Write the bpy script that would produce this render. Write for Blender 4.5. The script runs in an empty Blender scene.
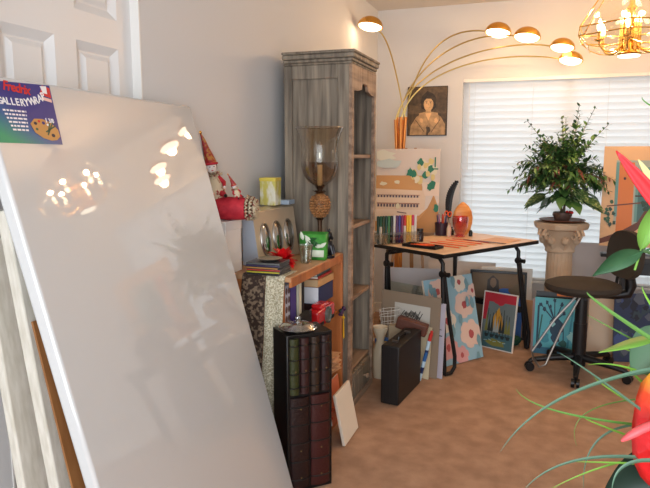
import bpy, math, random
from mathutils import Vector, Matrix, Euler
random.seed(7)
PI = math.pi
SC = bpy.context.scene
COL = SC.collection

# ------------------------------------------------------------------ camera
cd = bpy.data.cameras.new('camera'); cam = bpy.data.objects.new('camera', cd); COL.objects.link(cam)
cam.location = (0, 0, 1.4)
cam.rotation_euler = (math.radians(90-8.2), 0, math.radians(19.5))
cd.sensor_width = 36; cd.lens = 36*620/650; cd.clip_start = 0.05
SC.camera = cam
SC.view_settings.view_transform = 'Standard'; SC.view_settings.look = 'None'
SC.view_settings.gamma = 1; SC.view_settings.use_curve_mapping = False
SC.view_settings.exposure = 0.0
# ------------------------------------------------------------------ daylight
w = bpy.data.worlds.new('overcast sky'); SC.world = w; w.use_nodes = True
bg = w.node_tree.nodes['Background']; bg.inputs[0].default_value = (0.86, 0.93, 1.0, 1); bg.inputs[1].default_value = 2.0
def area(name, loc, rot, sx, sy, power, col):
    l = bpy.data.lights.new(name, 'AREA'); l.shape = 'RECTANGLE'; l.size = sx; l.size_y = sy; l.energy = power; l.color = col
    o = bpy.data.objects.new(name, l); COL.objects.link(o); o.location = loc; o.rotation_euler = rot; return o
# daylight coming in through the wide glazed opening in the wall behind the photographer
area('rear_window_daylight', (0.6, -1.75, 1.35), (math.radians(90), 0, 0), 3.2, 2.0, 112, (0.86, 0.93, 1.0))
def point(name, loc, power, col, r=0.03):
    l = bpy.data.lights.new(name, 'POINT'); l.energy = power; l.color = col; l.shadow_soft_size = r
    o = bpy.data.objects.new(name, l); COL.objects.link(o); o.location = loc; return o
WARM = (1.0, 0.63, 0.33)

# ------------------------------------------------------------------ helpers
def lin(c):
    return tuple(((x/255)/12.92 if x/255 <= 0.04045 else ((x/255+0.055)/1.055)**2.4) for x in c)
_m = {}
def mat(name, rgb, rough=0.6, metal=0.0, coat=0.0, coat_rough=0.05, trans=0.0, ior=1.45, emit=None, estr=0, spec=0.5, subs=0.0,
        rgb2=None, scale=(8, 8, 8), nscale=1.0, detail=4, bump=0.0, bscale=None, lo=0.35, hi=0.65, alpha=1.0):
    if name in _m: return _m[name]
    m = bpy.data.materials.new(name); m.use_nodes = True; n = m.node_tree.nodes; L = m.node_tree.links
    b = n['Principled BSDF']; c = lin(rgb)
    b.inputs['Base Color'].default_value = (*c, 1); b.inputs['Roughness'].default_value = rough
    b.inputs['Metallic'].default_value = metal; b.inputs['Coat Weight'].default_value = coat
    b.inputs['Coat Roughness'].default_value = coat_rough; b.inputs['Coat IOR'].default_value = 1.8 if coat == 1.0 else 1.5
    b.inputs['Transmission Weight'].default_value = trans; b.inputs['IOR'].default_value = ior
    b.inputs['Specular IOR Level'].default_value = spec
    if emit: b.inputs['Emission Color'].default_value = (*emit, 1); b.inputs['Emission Strength'].default_value = estr
    if rgb2 or bump:
        tc = n.new('ShaderNodeTexCoord'); mp = n.new('ShaderNodeMapping'); mp.inputs['Scale'].default_value = scale
        L.new(tc.outputs['Object'], mp.inputs['Vector'])
        nz = n.new('ShaderNodeTexNoise'); nz.inputs['Scale'].default_value = nscale; nz.inputs['Detail'].default_value = detail
        L.new(mp.outputs[0], nz.inputs['Vector'])
        if rgb2:
            r = n.new('ShaderNodeValToRGB'); r.color_ramp.elements[0].position = lo; r.color_ramp.elements[1].position = hi
            r.color_ramp.elements[0].color = (*c, 1); r.color_ramp.elements[1].color = (*lin(rgb2), 1)
            L.new(nz.outputs['Fac'], r.inputs[0]); L.new(r.outputs[0], b.inputs['Base Color'])
        if bump:
            bp = n.new('ShaderNodeBump'); bp.inputs['Strength'].default_value = bump; bp.inputs['Distance'].default_value = 0.01
            if bscale:
                n2 = n.new('ShaderNodeTexNoise'); n2.inputs['Scale'].default_value = bscale; L.new(tc.outputs['Object'], n2.inputs['Vector']); src = n2
            else: src = nz
            L.new(src.outputs['Fac'], bp.inputs['Height']); L.new(bp.outputs[0], b.inputs['Normal'])
    _m[name] = m; return m
def glass(name, tint=(1, 1, 1), refl=0.10, rough=0.02):
    if name in _m: return _m[name]
    m = bpy.data.materials.new(name); m.use_nodes = True; n = m.node_tree.nodes; L = m.node_tree.links; n.clear()
    o = n.new('ShaderNodeOutputMaterial'); t = n.new('ShaderNodeBsdfTransparent'); g = n.new('ShaderNodeBsdfGlossy'); x = n.new('ShaderNodeMixShader')
    f = n.new('ShaderNodeLayerWeight'); f.inputs[0].default_value = 0.35
    mm = n.new('ShaderNodeMath'); mm.operation = 'MULTIPLY_ADD'; mm.inputs[1].default_value = 0.6; mm.inputs[2].default_value = refl
    mm.use_clamp = True
    t.inputs[0].default_value = (*tint, 1); g.inputs['Roughness'].default_value = rough
    L.new(f.outputs['Facing'], mm.inputs[0]); L.new(mm.outputs[0], x.inputs[0]); L.new(t.outputs[0], x.inputs[1]); L.new(g.outputs[0], x.inputs[2]); L.new(x.outputs[0], o.inputs[0])
    _m[name] = m; return m
def translucent(name, rgb, mixf=0.5):
    if name in _m: return _m[name]
    m = bpy.data.materials.new(name); m.use_nodes = True; n = m.node_tree.nodes; L = m.node_tree.links
    b = n['Principled BSDF']; b.inputs['Base Color'].default_value = (*lin(rgb), 1); b.inputs['Roughness'].default_value = 0.45
    t = n.new('ShaderNodeBsdfTranslucent'); t.inputs[0].default_value = (*lin(rgb), 1)
    x = n.new('ShaderNodeMixShader'); x.inputs[0].default_value = mixf
    L.new(b.outputs[0], x.inputs[1]); L.new(t.outputs[0], x.inputs[2]); L.new(x.outputs[0], n['Material Output'].inputs[0])
    _m[name] = m; return m
def c_(r, g, b, rough=0.6, **k): return mat('paint_%d_%d_%d_%d' % (r, g, b, int(rough*100)), (r, g, b), rough, **k)

class G:
    def __init__(s): s.v = []; s.f = []; s.m = []
    def add(s, vs, fs, m=0):
        o = len(s.v); s.v += [Vector(p) for p in vs]
        for f in fs: s.f.append([i+o for i in f]); s.m.append(m)
        return s
    def box(s, x0, y0, z0, x1, y1, z1, m=0, M=None):
        vs = [Vector((x, y, z)) for z in (z0, z1) for y in (y0, y1) for x in (x0, x1)]
        if M: vs = [M @ p for p in vs]
        return s.add(vs, [(0, 2, 3, 1), (4, 5, 7, 6), (0, 1, 5, 4), (2, 6, 7, 3), (0, 4, 6, 2), (1, 3, 7, 5)], m)
    def bar(s, p, q, wd, th, m=0, up=(0, 0, 1)):
        p = Vector(p); q = Vector(q); d = (q-p); l = d.length; d.normalize(); u = Vector(up)
        if abs(d.dot(u)) > .98: u = Vector((1, 0, 0))
        x = d.cross(u).normalized(); y = x.cross(d)
        M = Matrix((x, d, y)).transposed().to_4x4(); M.translation = p
        return s.box(-wd/2, 0, -th/2, wd/2, l, th/2, m, M)
    def tube(s, pts, r, n=10, m=0, caps=True, close=False):
        pts = [Vector(p) for p in pts]; N = len(pts); rs = r if isinstance(r, (list, tuple)) else [r]*N
        u = None; rings = []; vs = []
        for i, p in enumerate(pts):
            a = pts[(i-1) % N] if (i > 0 or close) else p; b = pts[(i+1) % N] if (i < N-1 or close) else p
            t = (b-a).normalized()
            if u is None: u = t.orthogonal().normalized()
            else: u = (u - t*u.dot(t)).normalized()
            v = t.cross(u)
            for k in range(n): an = 2*PI*k/n; vs.append(p+(u*math.cos(an)+v*math.sin(an))*rs[i])
        fs = []
        for i in range(N if close else N-1):
            j = (i+1) % N
            for k in range(n): fs.append((i*n+k, i*n+(k+1) % n, j*n+(k+1) % n, j*n+k))
        if caps and not close: fs += [tuple(range(n))[::-1], tuple((N-1)*n+k for k in range(n))]
        return s.add(vs, fs, m)
    def cyl(s, p, q, r0, r1=None, n=24, m=0): return s.tube([p, q], [r0, r0 if r1 is None else r1], n, m)
    def lathe(s, prof, c=(0, 0, 0), n=32, m=0, M=None, flute=0):
        vs = []; fs = []; c = Vector(c)
        for (r, z) in prof:
            for k in range(n):
                a = 2*PI*k/n; rr = r*(1-(flute if k % 2 else 0)); p = Vector((rr*math.cos(a), rr*math.sin(a), z))
                vs.append((M @ p if M else p)+c)
        for i in range(len(prof)-1):
            for k in range(n): fs.append((i*n+k, i*n+(k+1) % n, (i+1)*n+(k+1) % n, (i+1)*n+k))
        if prof[0][0] > 1e-5: fs.append(tuple(range(n))[::-1])
        if prof[-1][0] > 1e-5: fs.append(tuple((len(prof)-1)*n+k for k in range(n)))
        return s.add(vs, fs, m)
    def shell(s, prof, c=(0, 0, 0), n=32, m=0, M=None):
        vs = []; fs = []; c = Vector(c)
        for (r, z) in prof:
            for k in range(n):
                a = 2*PI*k/n; p = Vector((r*math.cos(a), r*math.sin(a), z)); vs.append((M @ p if M else p)+c)
        for i in range(len(prof)-1):
            for k in range(n): fs.append((i*n+k, i*n+(k+1) % n, (i+1)*n+(k+1) % n, (i+1)*n+k))
        return s.add(vs, fs, m)
    def ball(s, c, r, n=16, m=0, M=None):
        rx, ry, rz = r if isinstance(r, (list, tuple)) else (r, r, r); k = max(6, n//2)
        pr = [(math.sin(PI*i/k), -math.cos(PI*i/k)) for i in range(k+1)]; pr[0] = (1e-4, -1); pr[-1] = (1e-4, 1)
        T = Matrix.Diagonal((rx, ry, rz)).to_4x4()
        if M: T = M @ T
        return s.lathe(pr, c, n, m, T)
    def prism(s, pts, y0, y1, m=0, M=None):     # outline in x,z, extruded along y
        n = len(pts); vs = [Vector((x, y, z)) for y in (y0, y1) for (x, z) in pts]
        if M: vs = [M @ p for p in vs]
        return s.add(vs, [tuple(range(n)), tuple(range(2*n-1, n-1, -1))]+[(i, i+n, (i+1) % n+n, (i+1) % n) for i in range(n)], m)
    def poly(s, pts, m=0): return s.add(pts, [tuple(range(len(pts)))], m)
    def leaf(s, base, d, up, ln, wd, droop=0.2, m=0, fold=0.25, seg=4):
        d = Vector(d).normalized(); up = Vector(up); side = d.cross(up)
        if side.length < .01: side = d.orthogonal()
        side.normalize(); up = side.cross(d).normalized(); vs = []; fs = []
        prof = [math.sin(PI*min(1, (i/seg)**0.75))*0.5 for i in range(seg+1)]; prof[0] = .04; prof[-1] = .01
        for i in range(seg+1):
            t = i/seg; p = Vector(base)+d*ln*t-Vector((0, 0, 1))*droop*ln*t*t; hw = prof[i]*wd
            vs += [p-side*hw+up*hw*fold, p, p+side*hw+up*hw*fold]
        for i in range(seg): a = i*3; fs += [(a, a+1, a+4, a+3), (a+1, a+2, a+5, a+4)]
        return s.add(vs, fs, m)
    def build(s, name, mats, parent=None, bevel=0.0, smooth=True, seg=2, flip=True):
        me = bpy.data.meshes.new(name); me.from_pydata([tuple(p) for p in s.v], [], s.f)
        if not isinstance(mats, (list, tuple)): mats = [mats]
        for m in mats: me.materials.append(m)
        for p, i in zip(me.polygons, s.m): p.material_index = i
        if flip:
            import bmesh
            bm = bmesh.new(); bm.from_mesh(me); bmesh.ops.recalc_face_normals(bm, faces=bm.faces); bm.to_mesh(me); bm.free()
        if smooth:
            me.polygons.foreach_set('use_smooth', [True]*len(me.polygons)); me.set_sharp_from_angle(angle=math.radians(38))
        o = bpy.data.objects.new(name, me); COL.objects.link(o)
        if parent: o.parent = parent
        if bevel:
            b = o.modifiers.new('bevel', 'BEVEL'); b.width = bevel; b.segments = seg; b.limit_method = 'ANGLE'; b.angle_limit = math.radians(40); b.harden_normals = False
        return o
def tag(o, label=None, cat=None, group=None, kind=None):
    if label: o['label'] = label
    if cat: o['category'] = cat
    if group: o['group'] = group
    if kind: o['kind'] = kind
    return o
def thing(name, label, cat, loc=(0, 0, 0), rot=(0, 0, 0), group=None):
    o = bpy.data.objects.new(name, None); COL.objects.link(o); o.location = loc; o.rotation_euler = rot; o.empty_display_size = .1
    return tag(o, label, cat, group)
def copy_tree(o, parent=None):
    kids = [c for c in COL.objects if c.parent == o]
    c = o.copy(); COL.objects.link(c); c.parent = parent
    for k in kids: copy_tree(k, c)
    return c
def struct(o): o['kind'] = 'structure'; return o
def T(x, y, z): return Matrix.Translation((x, y, z))
def Rx(a): return Matrix.Rotation(a, 4, 'X')
def Ry(a): return Matrix.Rotation(a, 4, 'Y')
def Rz(a): return Matrix.Rotation(a, 4, 'Z')
def ell(cx, cz, rx, rz, n=14, a0=0): return [(cx+rx*math.cos(a0+2*PI*i/n), cz+rz*math.sin(a0+2*PI*i/n)) for i in range(n)]
def bez(a, b, c, d, n=12):
    a, b, c, d = map(Vector, (a, b, c, d)); r = []
    for i in range(n+1): t = i/n; r.append(a*(1-t)**3+b*3*t*(1-t)**2+c*3*t*t*(1-t)+d*t**3)
    return r
def text_mesh(body, size, M, shear=0.0, space=1.0):
    cu = bpy.data.curves.new('lettering', 'FONT'); cu.body = body; cu.size = size; cu.shear = shear; cu.space_character = space; cu.extrude = 0.0003; cu.offset = size*0.025
    o = bpy.data.objects.new('lettering', cu); COL.objects.link(o); bpy.context.view_layer.update()
    me = bpy.data.meshes.new_from_object(o.evaluated_get(bpy.context.evaluated_depsgraph_get()))
    vs = [M @ v.co for v in me.vertices]; fs = [tuple(p.vertices) for p in me.polygons]
    bpy.data.objects.remove(o); bpy.data.curves.remove(cu); bpy.data.meshes.remove(me)
    return vs, fs

# ------------------------------------------------------------------ materials
M_WALL = mat('wall_paint', (209, 209, 209), 0.75, bump=0.04, bscale=180)
M_CEIL = mat('ceiling_paint', (224, 216, 206), 0.85)
M_DOOR = mat('door_enamel', (222, 221, 220), 0.38)
M_TRIM = mat('trim_enamel', (226, 224, 220), 0.4)
M_CARPET = mat('carpet', (172, 137, 112), 0.97, rgb2=(194, 157, 130), scale=(6, 6, 6), nscale=1.6, detail=10, bump=0.7, bscale=260, spec=.1)
M_GREYWOOD = mat('weathered_wood', (92, 83, 73), 0.6, rgb2=(150, 138, 121), scale=(30, 30, 2.2), nscale=1.2, detail=8, lo=.32, hi=.68, bump=.02)
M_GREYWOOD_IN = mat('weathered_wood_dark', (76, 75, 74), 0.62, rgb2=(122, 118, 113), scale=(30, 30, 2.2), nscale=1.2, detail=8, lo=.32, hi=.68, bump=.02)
M_SHELFEDGE = mat('worn_brown_edge', (120, 96, 78), 0.55, rgb2=(170, 142, 118), scale=(20, 2, 20), nscale=1.3, detail=5)
M_ORANGEWOOD = mat('orange_pine', (160, 92, 48), 0.42, rgb2=(192, 120, 68), scale=(14, 14, 1.5), nscale=1.4, detail=5)
M_TANTOP = mat('light_pine_edge', (170, 128, 92), 0.5, rgb2=(196, 156, 116), scale=(14, 2, 14), nscale=1.4)
M_BLACK = mat('black_satin', (20, 19, 20), 0.35)
M_BLACKM = mat('black_powdercoat', (16, 16, 18), 0.42, spec=.5)
M_BRASS = mat('brass', (226, 172, 84), 0.22, metal=1)
M_BRASSP = mat('pale_brass', (214, 190, 122), 0.3, metal=1)
M_COPPER = mat('copper_rod', (216, 140, 72), 0.35, metal=.75)
M_STEEL = mat('brushed_steel', (168, 164, 160), 0.28, metal=1)
M_GLASS = glass('clear_glass', (.96, .97, .96), .06)
M_WHITE = c_(232, 230, 226, .55)
M_CANVAS = mat('wrapped_white_canvas', (200, 201, 201), 0.5, coat=1.0, coat_rough=0.018, bump=0.006, bscale=5)
M_CANVASRAW = mat('raw_canvas', (216, 211, 200), 0.85, rgb2=(196, 190, 176), scale=(30, 30, 6), nscale=2)
M_BROWNBOARD = mat('brown_hardboard', (132, 84, 44), .6, rgb2=(160, 108, 62), scale=(10, 10, 3), nscale=2)

# ------------------------------------------------------------------ room shell
XL, XR, YB, YF, H = -1.4, 2.7, 5.293, -1.7, 2.6
g = G().box(XL-.1, YF-.1, -.1, XR+.1, YB+.1, 0); struct(g.build('floor', M_CARPET))
g = G().box(XL-.1, YF-.1, H, XR+.1, YB+.1, H+.1); struct(g.build('ceiling', M_CEIL))
# left wall with a door opening
DY0, DY1, DH = 1.27, 1.96, 2.06
g = G().box(XL-.1, YF, 0, XL, DY0, H).box(XL-.1, DY1, 0, XL, YB, H).box(XL-.1, DY0, DH, XL, DY1, H)
struct(g.build('wall_left', M_WALL))
# back wall with window opening
WX0, WX1, WZ0, WZ1 = -.675, .97, .375, 2.012
g = G().box(XL-.1, YB, 0, WX0, YB+.12, H).box(WX1, YB, 0, XR+.1, YB+.12, H).box(WX0, YB, 0, WX1, YB+.12, WZ0).box(WX0, YB, WZ1, WX1, YB+.12, H)
struct(g.build('wall_back', M_WALL))
struct(G().box(XR, YF, 0, XR+.1, YB, H).build('wall_right', M_WALL))
g = G().box(XL-.1, YF-.1, 0, -1.0, YF, H).box(2.2, YF-.1, 0, XR+.1, YF, H).box(-1.0, YF-.1, 2.35, 2.2, YF, H).box(-1.0, YF-.1, 0, 2.2, YF, .35)
struct(g.build('wall_front', M_WALL))
g = G().box(XL, DY1, 0, XL+.014, YB, .09).box(XL, YF, 0, XL+.014, DY0, .09); struct(g.build('baseboard_left', M_TRIM, bevel=.003))
g = G().box(XL+.014, YB-.014, 0, XR, YB, .09); struct(g.build('baseboard_back', M_TRIM, bevel=.003))

# six panel door, set back in its opening
def panel_door():
    root = bpy.data.objects.new('door_1', None); COL.objects.link(root); root['kind'] = 'structure'
    X0 = XL-.035
    cols = [(1.367, 1.575), (1.669, 1.878)]; rows = [(.22, .62), (.74, 1.765), (1.86, 1.985)]
    g = G(); ys = [DY0]+[y for c in cols for y in c]+[DY1]; zs = [0.0]+[z for r in rows for z in r]+[DH]
    for i in range(5):
        for j in range(7):
            if i % 2 == 1 and j % 2 == 1:
                y0, y1, z0, z1 = ys[i], ys[i+1], zs[j], zs[j+1]
                rings = []
                for (ins, dx) in ((0, 0), (.028, -.016), (.034, -.016), (.05, -.006)):
                    rings.append([(X0+dx, y0+ins, z0+ins), (X0+dx, y1-ins, z0+ins), (X0+dx, y1-ins, z1-ins), (X0+dx, y0+ins, z1-ins)])
                vs = [p for r in rings for p in r]; fs = []
                for k in range(3):
                    for q in range(4): fs.append((k*4+q, k*4+(q+1) % 4, (k+1)*4+(q+1) % 4, (k+1)*4+q))
                fs.append((12, 13, 14, 15)); g.add(vs, fs)
            else:
                g.add([(X0, ys[i], zs[j]), (X0, ys[i+1], zs[j]), (X0, ys[i+1], zs[j+1]), (X0, ys[i], zs[j+1])], [(0, 1, 2, 3)])
    g.box(X0-.04, DY0, 0, X0-.02, DY1, DH)
    g.build('door_slab', M_DOOR, root, smooth=False, flip=False)
    j = G().box(XL-.1, DY1-.006, 0, XL+.002, DY1, DH).box(XL-.1, DY0, 0, XL+.002, DY0+.006, DH).box(XL-.1, DY0, DH-.006, XL+.002, DY1, DH)
    j.build('door_jamb', M_TRIM, root)
    k = G().lathe([(.03, 0), (.03, .006), (.011, .012), (.011, .035), (.026, .045), (.03, .058), (.02, .07), (0.001, .072)], M=Ry(PI/2)).build('door_knob', M_BRASS, root)
    k.location = (X0, 1.315, .98)
panel_door()

# window: frame, glass and closed slatted blind
win = bpy.data.objects.new('window_1', None); COL.objects.link(win); win['kind'] = 'structure'
g = G()
for (a, b, c, d) in ((WX0, WZ0, WX0+.035, WZ1), (WX1-.035, WZ0, WX1, WZ1), (WX0, WZ0, WX1, WZ0+.035), (WX0, WZ1-.035, WX1, WZ1), ((WX0+WX1)/2-.02, WZ0, (WX0+WX1)/2+.02, WZ1)):
    g.box(a, YB+.075, b, c, YB+.115, d)
g.build('window_frame', M_TRIM, win)
G().box(WX0+.03, YB+.094, WZ0+.03, WX1-.03, YB+.097, WZ1-.03).build('window_pane', M_GLASS, win)
G().box(WX0-.0, YB-.02, WZ0-.022, WX1, YB+.11, WZ0, ).build('window_sill', M_TRIM, win, bevel=.004)
M_SLAT = translucent('blind_slat', (236, 236, 236), .74)
bl = thing('window_blind', 'wide white horizontal slatted blind, closed, over the bright window', 'window blind', (WX0, YB-.005, WZ0))
g = G(); W_ = WX1-WX0-.01; pitch = .0518; nsl = 30
for i in range(nsl+1):
    z = .012+i*pitch; hw = .038; tilt = math.radians(68)
    pts = []
    for k in range(5):
        s_ = (k/4-.5)*2; cy = s_*hw*math.cos(tilt)+.004*(1-s_*s_)*-math.sin(tilt)*-1; cz = s_*hw*math.sin(tilt)+.003*(1-s_*s_)*math.cos(tilt)
        pts.append((cy, cz))
    # room edge high, window edge low
    vs = []
    for x in (.005, W_):
        for (a, b) in pts: vs.append((x, .038-a, z+.030+b))
    g.add(vs, [(k, k+1, k+6, k+5) for k in range(4)])
bs = g.build('slats', M_SLAT, bl); tag(bs, kind=None)
G().box(.002, .0, (WZ1-WZ0)-.030, W_, .014, WZ1-WZ0-.001).build('head_rail', M_WHITE, bl, bevel=.003)
G().box(.005, .02, .0, W_, .055, .018).build('bottom_rail', M_WHITE, bl, bevel=.003)
g = G()
for x in (.1, .55, 1.1, 1.55): g.tube([(x, .008, .01), (x, .008, WZ1-WZ0-.03)], .0012, 5)
g.tube([(.055, .0, .9), (.055, .004, WZ1-WZ0-.03)], .003, 6)
g.build('cords', M_WHITE, bl)

# ------------------------------------------------------------------ white gallery canvas on the left
lean = math.radians(15)
cv = thing('blank_canvas', 'large glossy plastic-wrapped white blank canvas leaning on the white door', 'canvas', (-.8236, 1.1446, .010), (-lean, 0, PI/2+math.radians(4.5)))
G().box(0, 0, 0, 1.062, .038, 1.634).build('canvas_panel', M_CANVAS, cv, bevel=.009, seg=3)
lb = G(); lb.add([(-.03, -.0008, 1.468), (.232, -.0008, 1.466), (.246, -.0008, 1.628), (-.03, -.0008, 1.616)], [(0, 1, 2, 3)], 0)
lm = bpy.data.materials.new('printed_sticker'); lm.use_nodes = True
_n = lm.node_tree.nodes; _L = lm.node_tree.links; _b = _n['Principled BSDF']; _b.inputs['Roughness'].default_value = .3
_tc = _n.new('ShaderNodeTexCoord'); _sp = _n.new('ShaderNodeSeparateXYZ'); _L.new(_tc.outputs['Generated'], _sp.inputs[0])
_mr = _n.new('ShaderNodeMath'); _mr.operation = 'MULTIPLY_ADD'; _mr.inputs[1].default_value = -1.1; _L.new(_sp.outputs['Z'], _mr.inputs[0]); _mr.inputs[2].default_value = 1.1
_m2 = _n.new('ShaderNodeMath'); _m2.operation = 'SUBTRACT'; _L.new(_mr.outputs[0], _m2.inputs[0]); _L.new(_sp.outputs['X'], _m2.inputs[1])
_r = _n.new('ShaderNodeValToRGB'); _e = _r.color_ramp.elements; _e[0].position = -0.0; _e[0].color = (*lin((44, 48, 132)), 1); _e[1].position = .75; _e[1].color = (*lin((40, 150, 110)), 1)
_x = _r.color_ramp.elements.new(.3); _x.color = (*lin((40, 92, 150)), 1)
_L.new(_m2.outputs[0], _r.inputs[0]); _L.new(_r.outputs[0], _b.inputs['Base Color'])
lmats = [lm, c_(206, 42, 44, .4), c_(240, 240, 244, .4), c_(196, 146, 84, .4), c_(40, 34, 60, .4), c_(60, 90, 70, .4), c_(240, 200, 190, .4), c_(60, 44, 120, .4)]
def P(x, z, k): return (x, -.0012-.0003*k, z)
def vtext(body, x, z, s, k, mi, rot=0, shear=0, sp=1.0):
    Mx = T(x, -.0012-.0003*k, z) @ Ry(-rot) @ Rx(PI/2)
    v, f = text_mesh(body, s, Mx, shear, sp); lb.add(v, f, mi)
vtext('Fredrix', .070, 1.600, .034, 2, 1, rot=-.06, shear=.3, sp=.9)
# big white word, flat on the left and rising over the last letters
x = .040
for i, ch in enumerate('GALLERYWRAP'):
    s = .0238+.0003*i; ri = 0 if i < 6 else (i-5)*.065
    dz = 0 if i < 6 else .0012*(i-5)**1.8
    if x > -.03: vtext(ch, x, 1.563+dz, s, 3, 2, rot=ri)
    x += s*(.60 if ch not in 'WM' else .84)+.0005
for i in range(6):
    z = 1.546-i*.0095; x0 = .05+.003*i; x1 = .128-.002*i
    xx = x0
    while xx < x1:
        l = random.uniform(.006, .016); lb.add([P(xx, z, 2), P(min(xx+l, x1), z, 2), P(min(xx+l, x1), z+.0045, 2), P(xx, z+.0045, 2)], [(0, 1, 2, 3)], 2); xx += l+.003
# wooden palette, blots and brushes
pal = [(a_+.014, b_) for a_, b_ in [(.116, 1.518), (.135, 1.532), (.165, 1.533), (.195, 1.524), (.215, 1.506), (.216, 1.488), (.200, 1.478), (.178, 1.476), (.150, 1.482), (.125, 1.496)]]
lb.add([P(a, b, 2) for a, b in pal], [tuple(range(10))], 3)
for (a, b, r, mi) in ((.135, 1.520, .006, 4), (.15, 1.526, .005, 1), (.165, 1.522, .006, 7), (.18, 1.518, .005, 2), (.135, 1.505, .005, 5), (.19, 1.490, .007, 4)):
    lb.add([P(p, q, 3) for p, q in ell(a+.014, b, r, r*.7, 10)], [tuple(range(10))], mi)
for (a, b, c, d) in ((.178, 1.500, .222, 1.518), (.182, 1.492, .216, 1.530), (.186, 1.498, .204, 1.532)):
    lb.add([P(a, b, 4), P(c, d, 4), P(c+.004, d-.002, 4), P(a+.003, b-.003, 4)], [(0, 1, 2, 3)], 5)
vtext('1 3/8', .188, 1.524, .016, 4, 2)
# red corner badge
lb.add([P(.196, 1.60, 2), P(.238, 1.592, 2), P(.241, 1.62, 2), P(.215, 1.625, 2)], [(0, 1, 2, 3)], 1)
lb.add([P(.205, 1.622, 2), P(.23, 1.624, 2), P(.226, 1.602, 3), P(.21, 1.604, 3)], [(0, 1, 2, 3)], 2)
lb.add([P(.2, 1.585, 2), P(.236, 1.58, 2), P(.237, 1.589, 2), P(.2, 1.594, 2)], [(0, 1, 2, 3)], 6)
s_ = lb.build('sticker', lmats, cv, smooth=False, flip=False); s_['label'] = 'blue and green printed sticker with palette picture'

# boards and stretched canvases leaning behind it
def lean_obj(name, label, cat, xbot, y0, ln, th, h, xtop, mats, group=None, bevel=.003):
    le = math.asin(min(.9, (xbot-xtop)/h))
    t_ = thing(name, label, cat, (xbot, y0, th*math.sin(le)+.001), (-le, 0, PI/2), group)
    return t_
t_ = lean_obj('hardboard', 'thin brown hardboard leaning right behind the large white canvas', 'board', -1.0, 1.2, .7, .006, 1.0, -1.216, None)
G().box(0, 0, 0, .7, .006, 1.0).build('board_sheet', M_BROWNBOARD, t_)
t_ = lean_obj('stretched_canvas', 'cream edged canvas leaning nearest behind the big white canvas', 'canvas', -1.09, 1.2, .7, .035, 1.27, -1.280, None, 'canvases stacked behind the white one')
G().box(0, 0, 0, .7, .034, 1.27).build('canvas_wrap', M_CANVASRAW, t_, bevel=.005)
for k in range(1): G().box(.02, .034, .02, .68, .036, 1.25).build('stretcher_bars', M_TANTOP, t_)
t_ = lean_obj('stretched_canvas', 'cream edged canvas farthest left, leaning against the white door', 'canvas', -1.19, 1.17, .7, .022, 1.19, -1.33, None, 'canvases stacked behind the white one')
G().box(0, 0, 0, .7, .028, 1.19).build('canvas_wrap', M_CANVASRAW, t_, bevel=.005)
G().box(.02, .028, .02, .68, .03, 1.17).build('stretcher_bars', M_TANTOP, t_)

# ------------------------------------------------------------------ tall weathered bookcase
bk = thing('bookcase', 'tall weathered grey wooden bookcase with crown moulding and open shelves', 'bookcase', (-.97, 3.12, 0))
BD, BW, BH = .36, .455, 1.86       # depth in -x, width in +y
g = G()
g.box(-BD, 0, .0, -.0, .018, BH).box(-BD, BW-.018, 0, 0, BW, BH)
for (a, b) in ((-BD, -BD+.045), (-.06, 0)): g.box(a, -.016, 0, b, 0, BH)
g.box(-BD+.045, -.016, BH-.07, -.06, 0, BH).box(-BD+.045, -.016, 0, -.06, 0, .12)
g.build('side_panels', M_GREYWOOD, bk, bevel=.003)
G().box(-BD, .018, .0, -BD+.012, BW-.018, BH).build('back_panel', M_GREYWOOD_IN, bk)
g = G(); g.box(0, -.016, 0, .018, .022, BH).box(0, BW-.03, 0, .018, BW, BH)
# scalloped apron with a raised middle notch, seen at the head of the opening
zt, zb = BH, BH-.13
ap = [(.045, zt), (.045, zb), (.12, zb), (.16, zb+.01), (.19, zb+.02), (.20, zb+.07), (.40, zb+.07), (.41, zb+.02), (.44, zb+.01), (.48, zb), (BW-.05, zb), (BW-.05, zt)]
MM = Matrix(((0, 1, 0, 0), (1, 0, 0, 0), (0, 0, 1, 0), (0, 0, 0, 1)))
def strip(g, pts_top, z_top):   # apron as column quads so the notch stays clean
    for (y0, z0), (y1, z1) in zip(pts_top[:-1], pts_top[1:]):
        vs = [(0, y0, z0), (0, y1, z1), (0, y1, z_top), (0, y0, z_top), (.018, y0, z0), (.018, y1, z1), (.018, y1, z_top), (.018, y0, z_top)]
        g.add(vs, [(0, 1, 2, 3), (4, 7, 6, 5), (0, 4, 5, 1), (1, 5, 6, 2), (2, 6, 7, 3), (3, 7, 4, 0)])
strip(g, [(.022, zb), (.09, zb), (.13, zb+.008), (.165, zb+.015), (.175, zb+.04), (.185, zb+.048), (.27, zb+.048), (.28, zb+.04), (.29, zb+.015), (.325, zb+.008), (.37, zb), (BW-.018, zb)], BH)
g.box(0, .022, 0, .018, BW-.018, .035)
g.build('face_frame', M_SHELFEDGE, bk, bevel=.002)
for z in (1.40, 1.02, .62, .215):
    G().box(-BD+.012, .018, z-.02, -.002, BW-.018, z).build('shelf', M_SHELFEDGE, bk, bevel=.003)
dr = G().box(-.012, .05, .04, .012, BW-.055, .19); dr.box(.012, .07, .058, .016, BW-.075, .172); dr = dr.build('drawer', M_GREYWOOD, bk, bevel=.002)
G().lathe([(.006, 0), (.007, .012), (.014, .018), (.015, .026), (.008, .032), (.001, .033)], (.016, .26, .115), 16, 0, Ry(PI/2)).build('knob', M_SHELFEDGE, dr)
g = G()
for (z0, z1, e) in ((BH, BH+.012, .008), (BH+.012, BH+.028, .016), (BH+.028, BH+.052, .028), (BH+.052, BH+.066, .036)):
    g.box(-BD, -.016-e, z0, .012+e*.8, BW+e*.1, z1)
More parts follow.
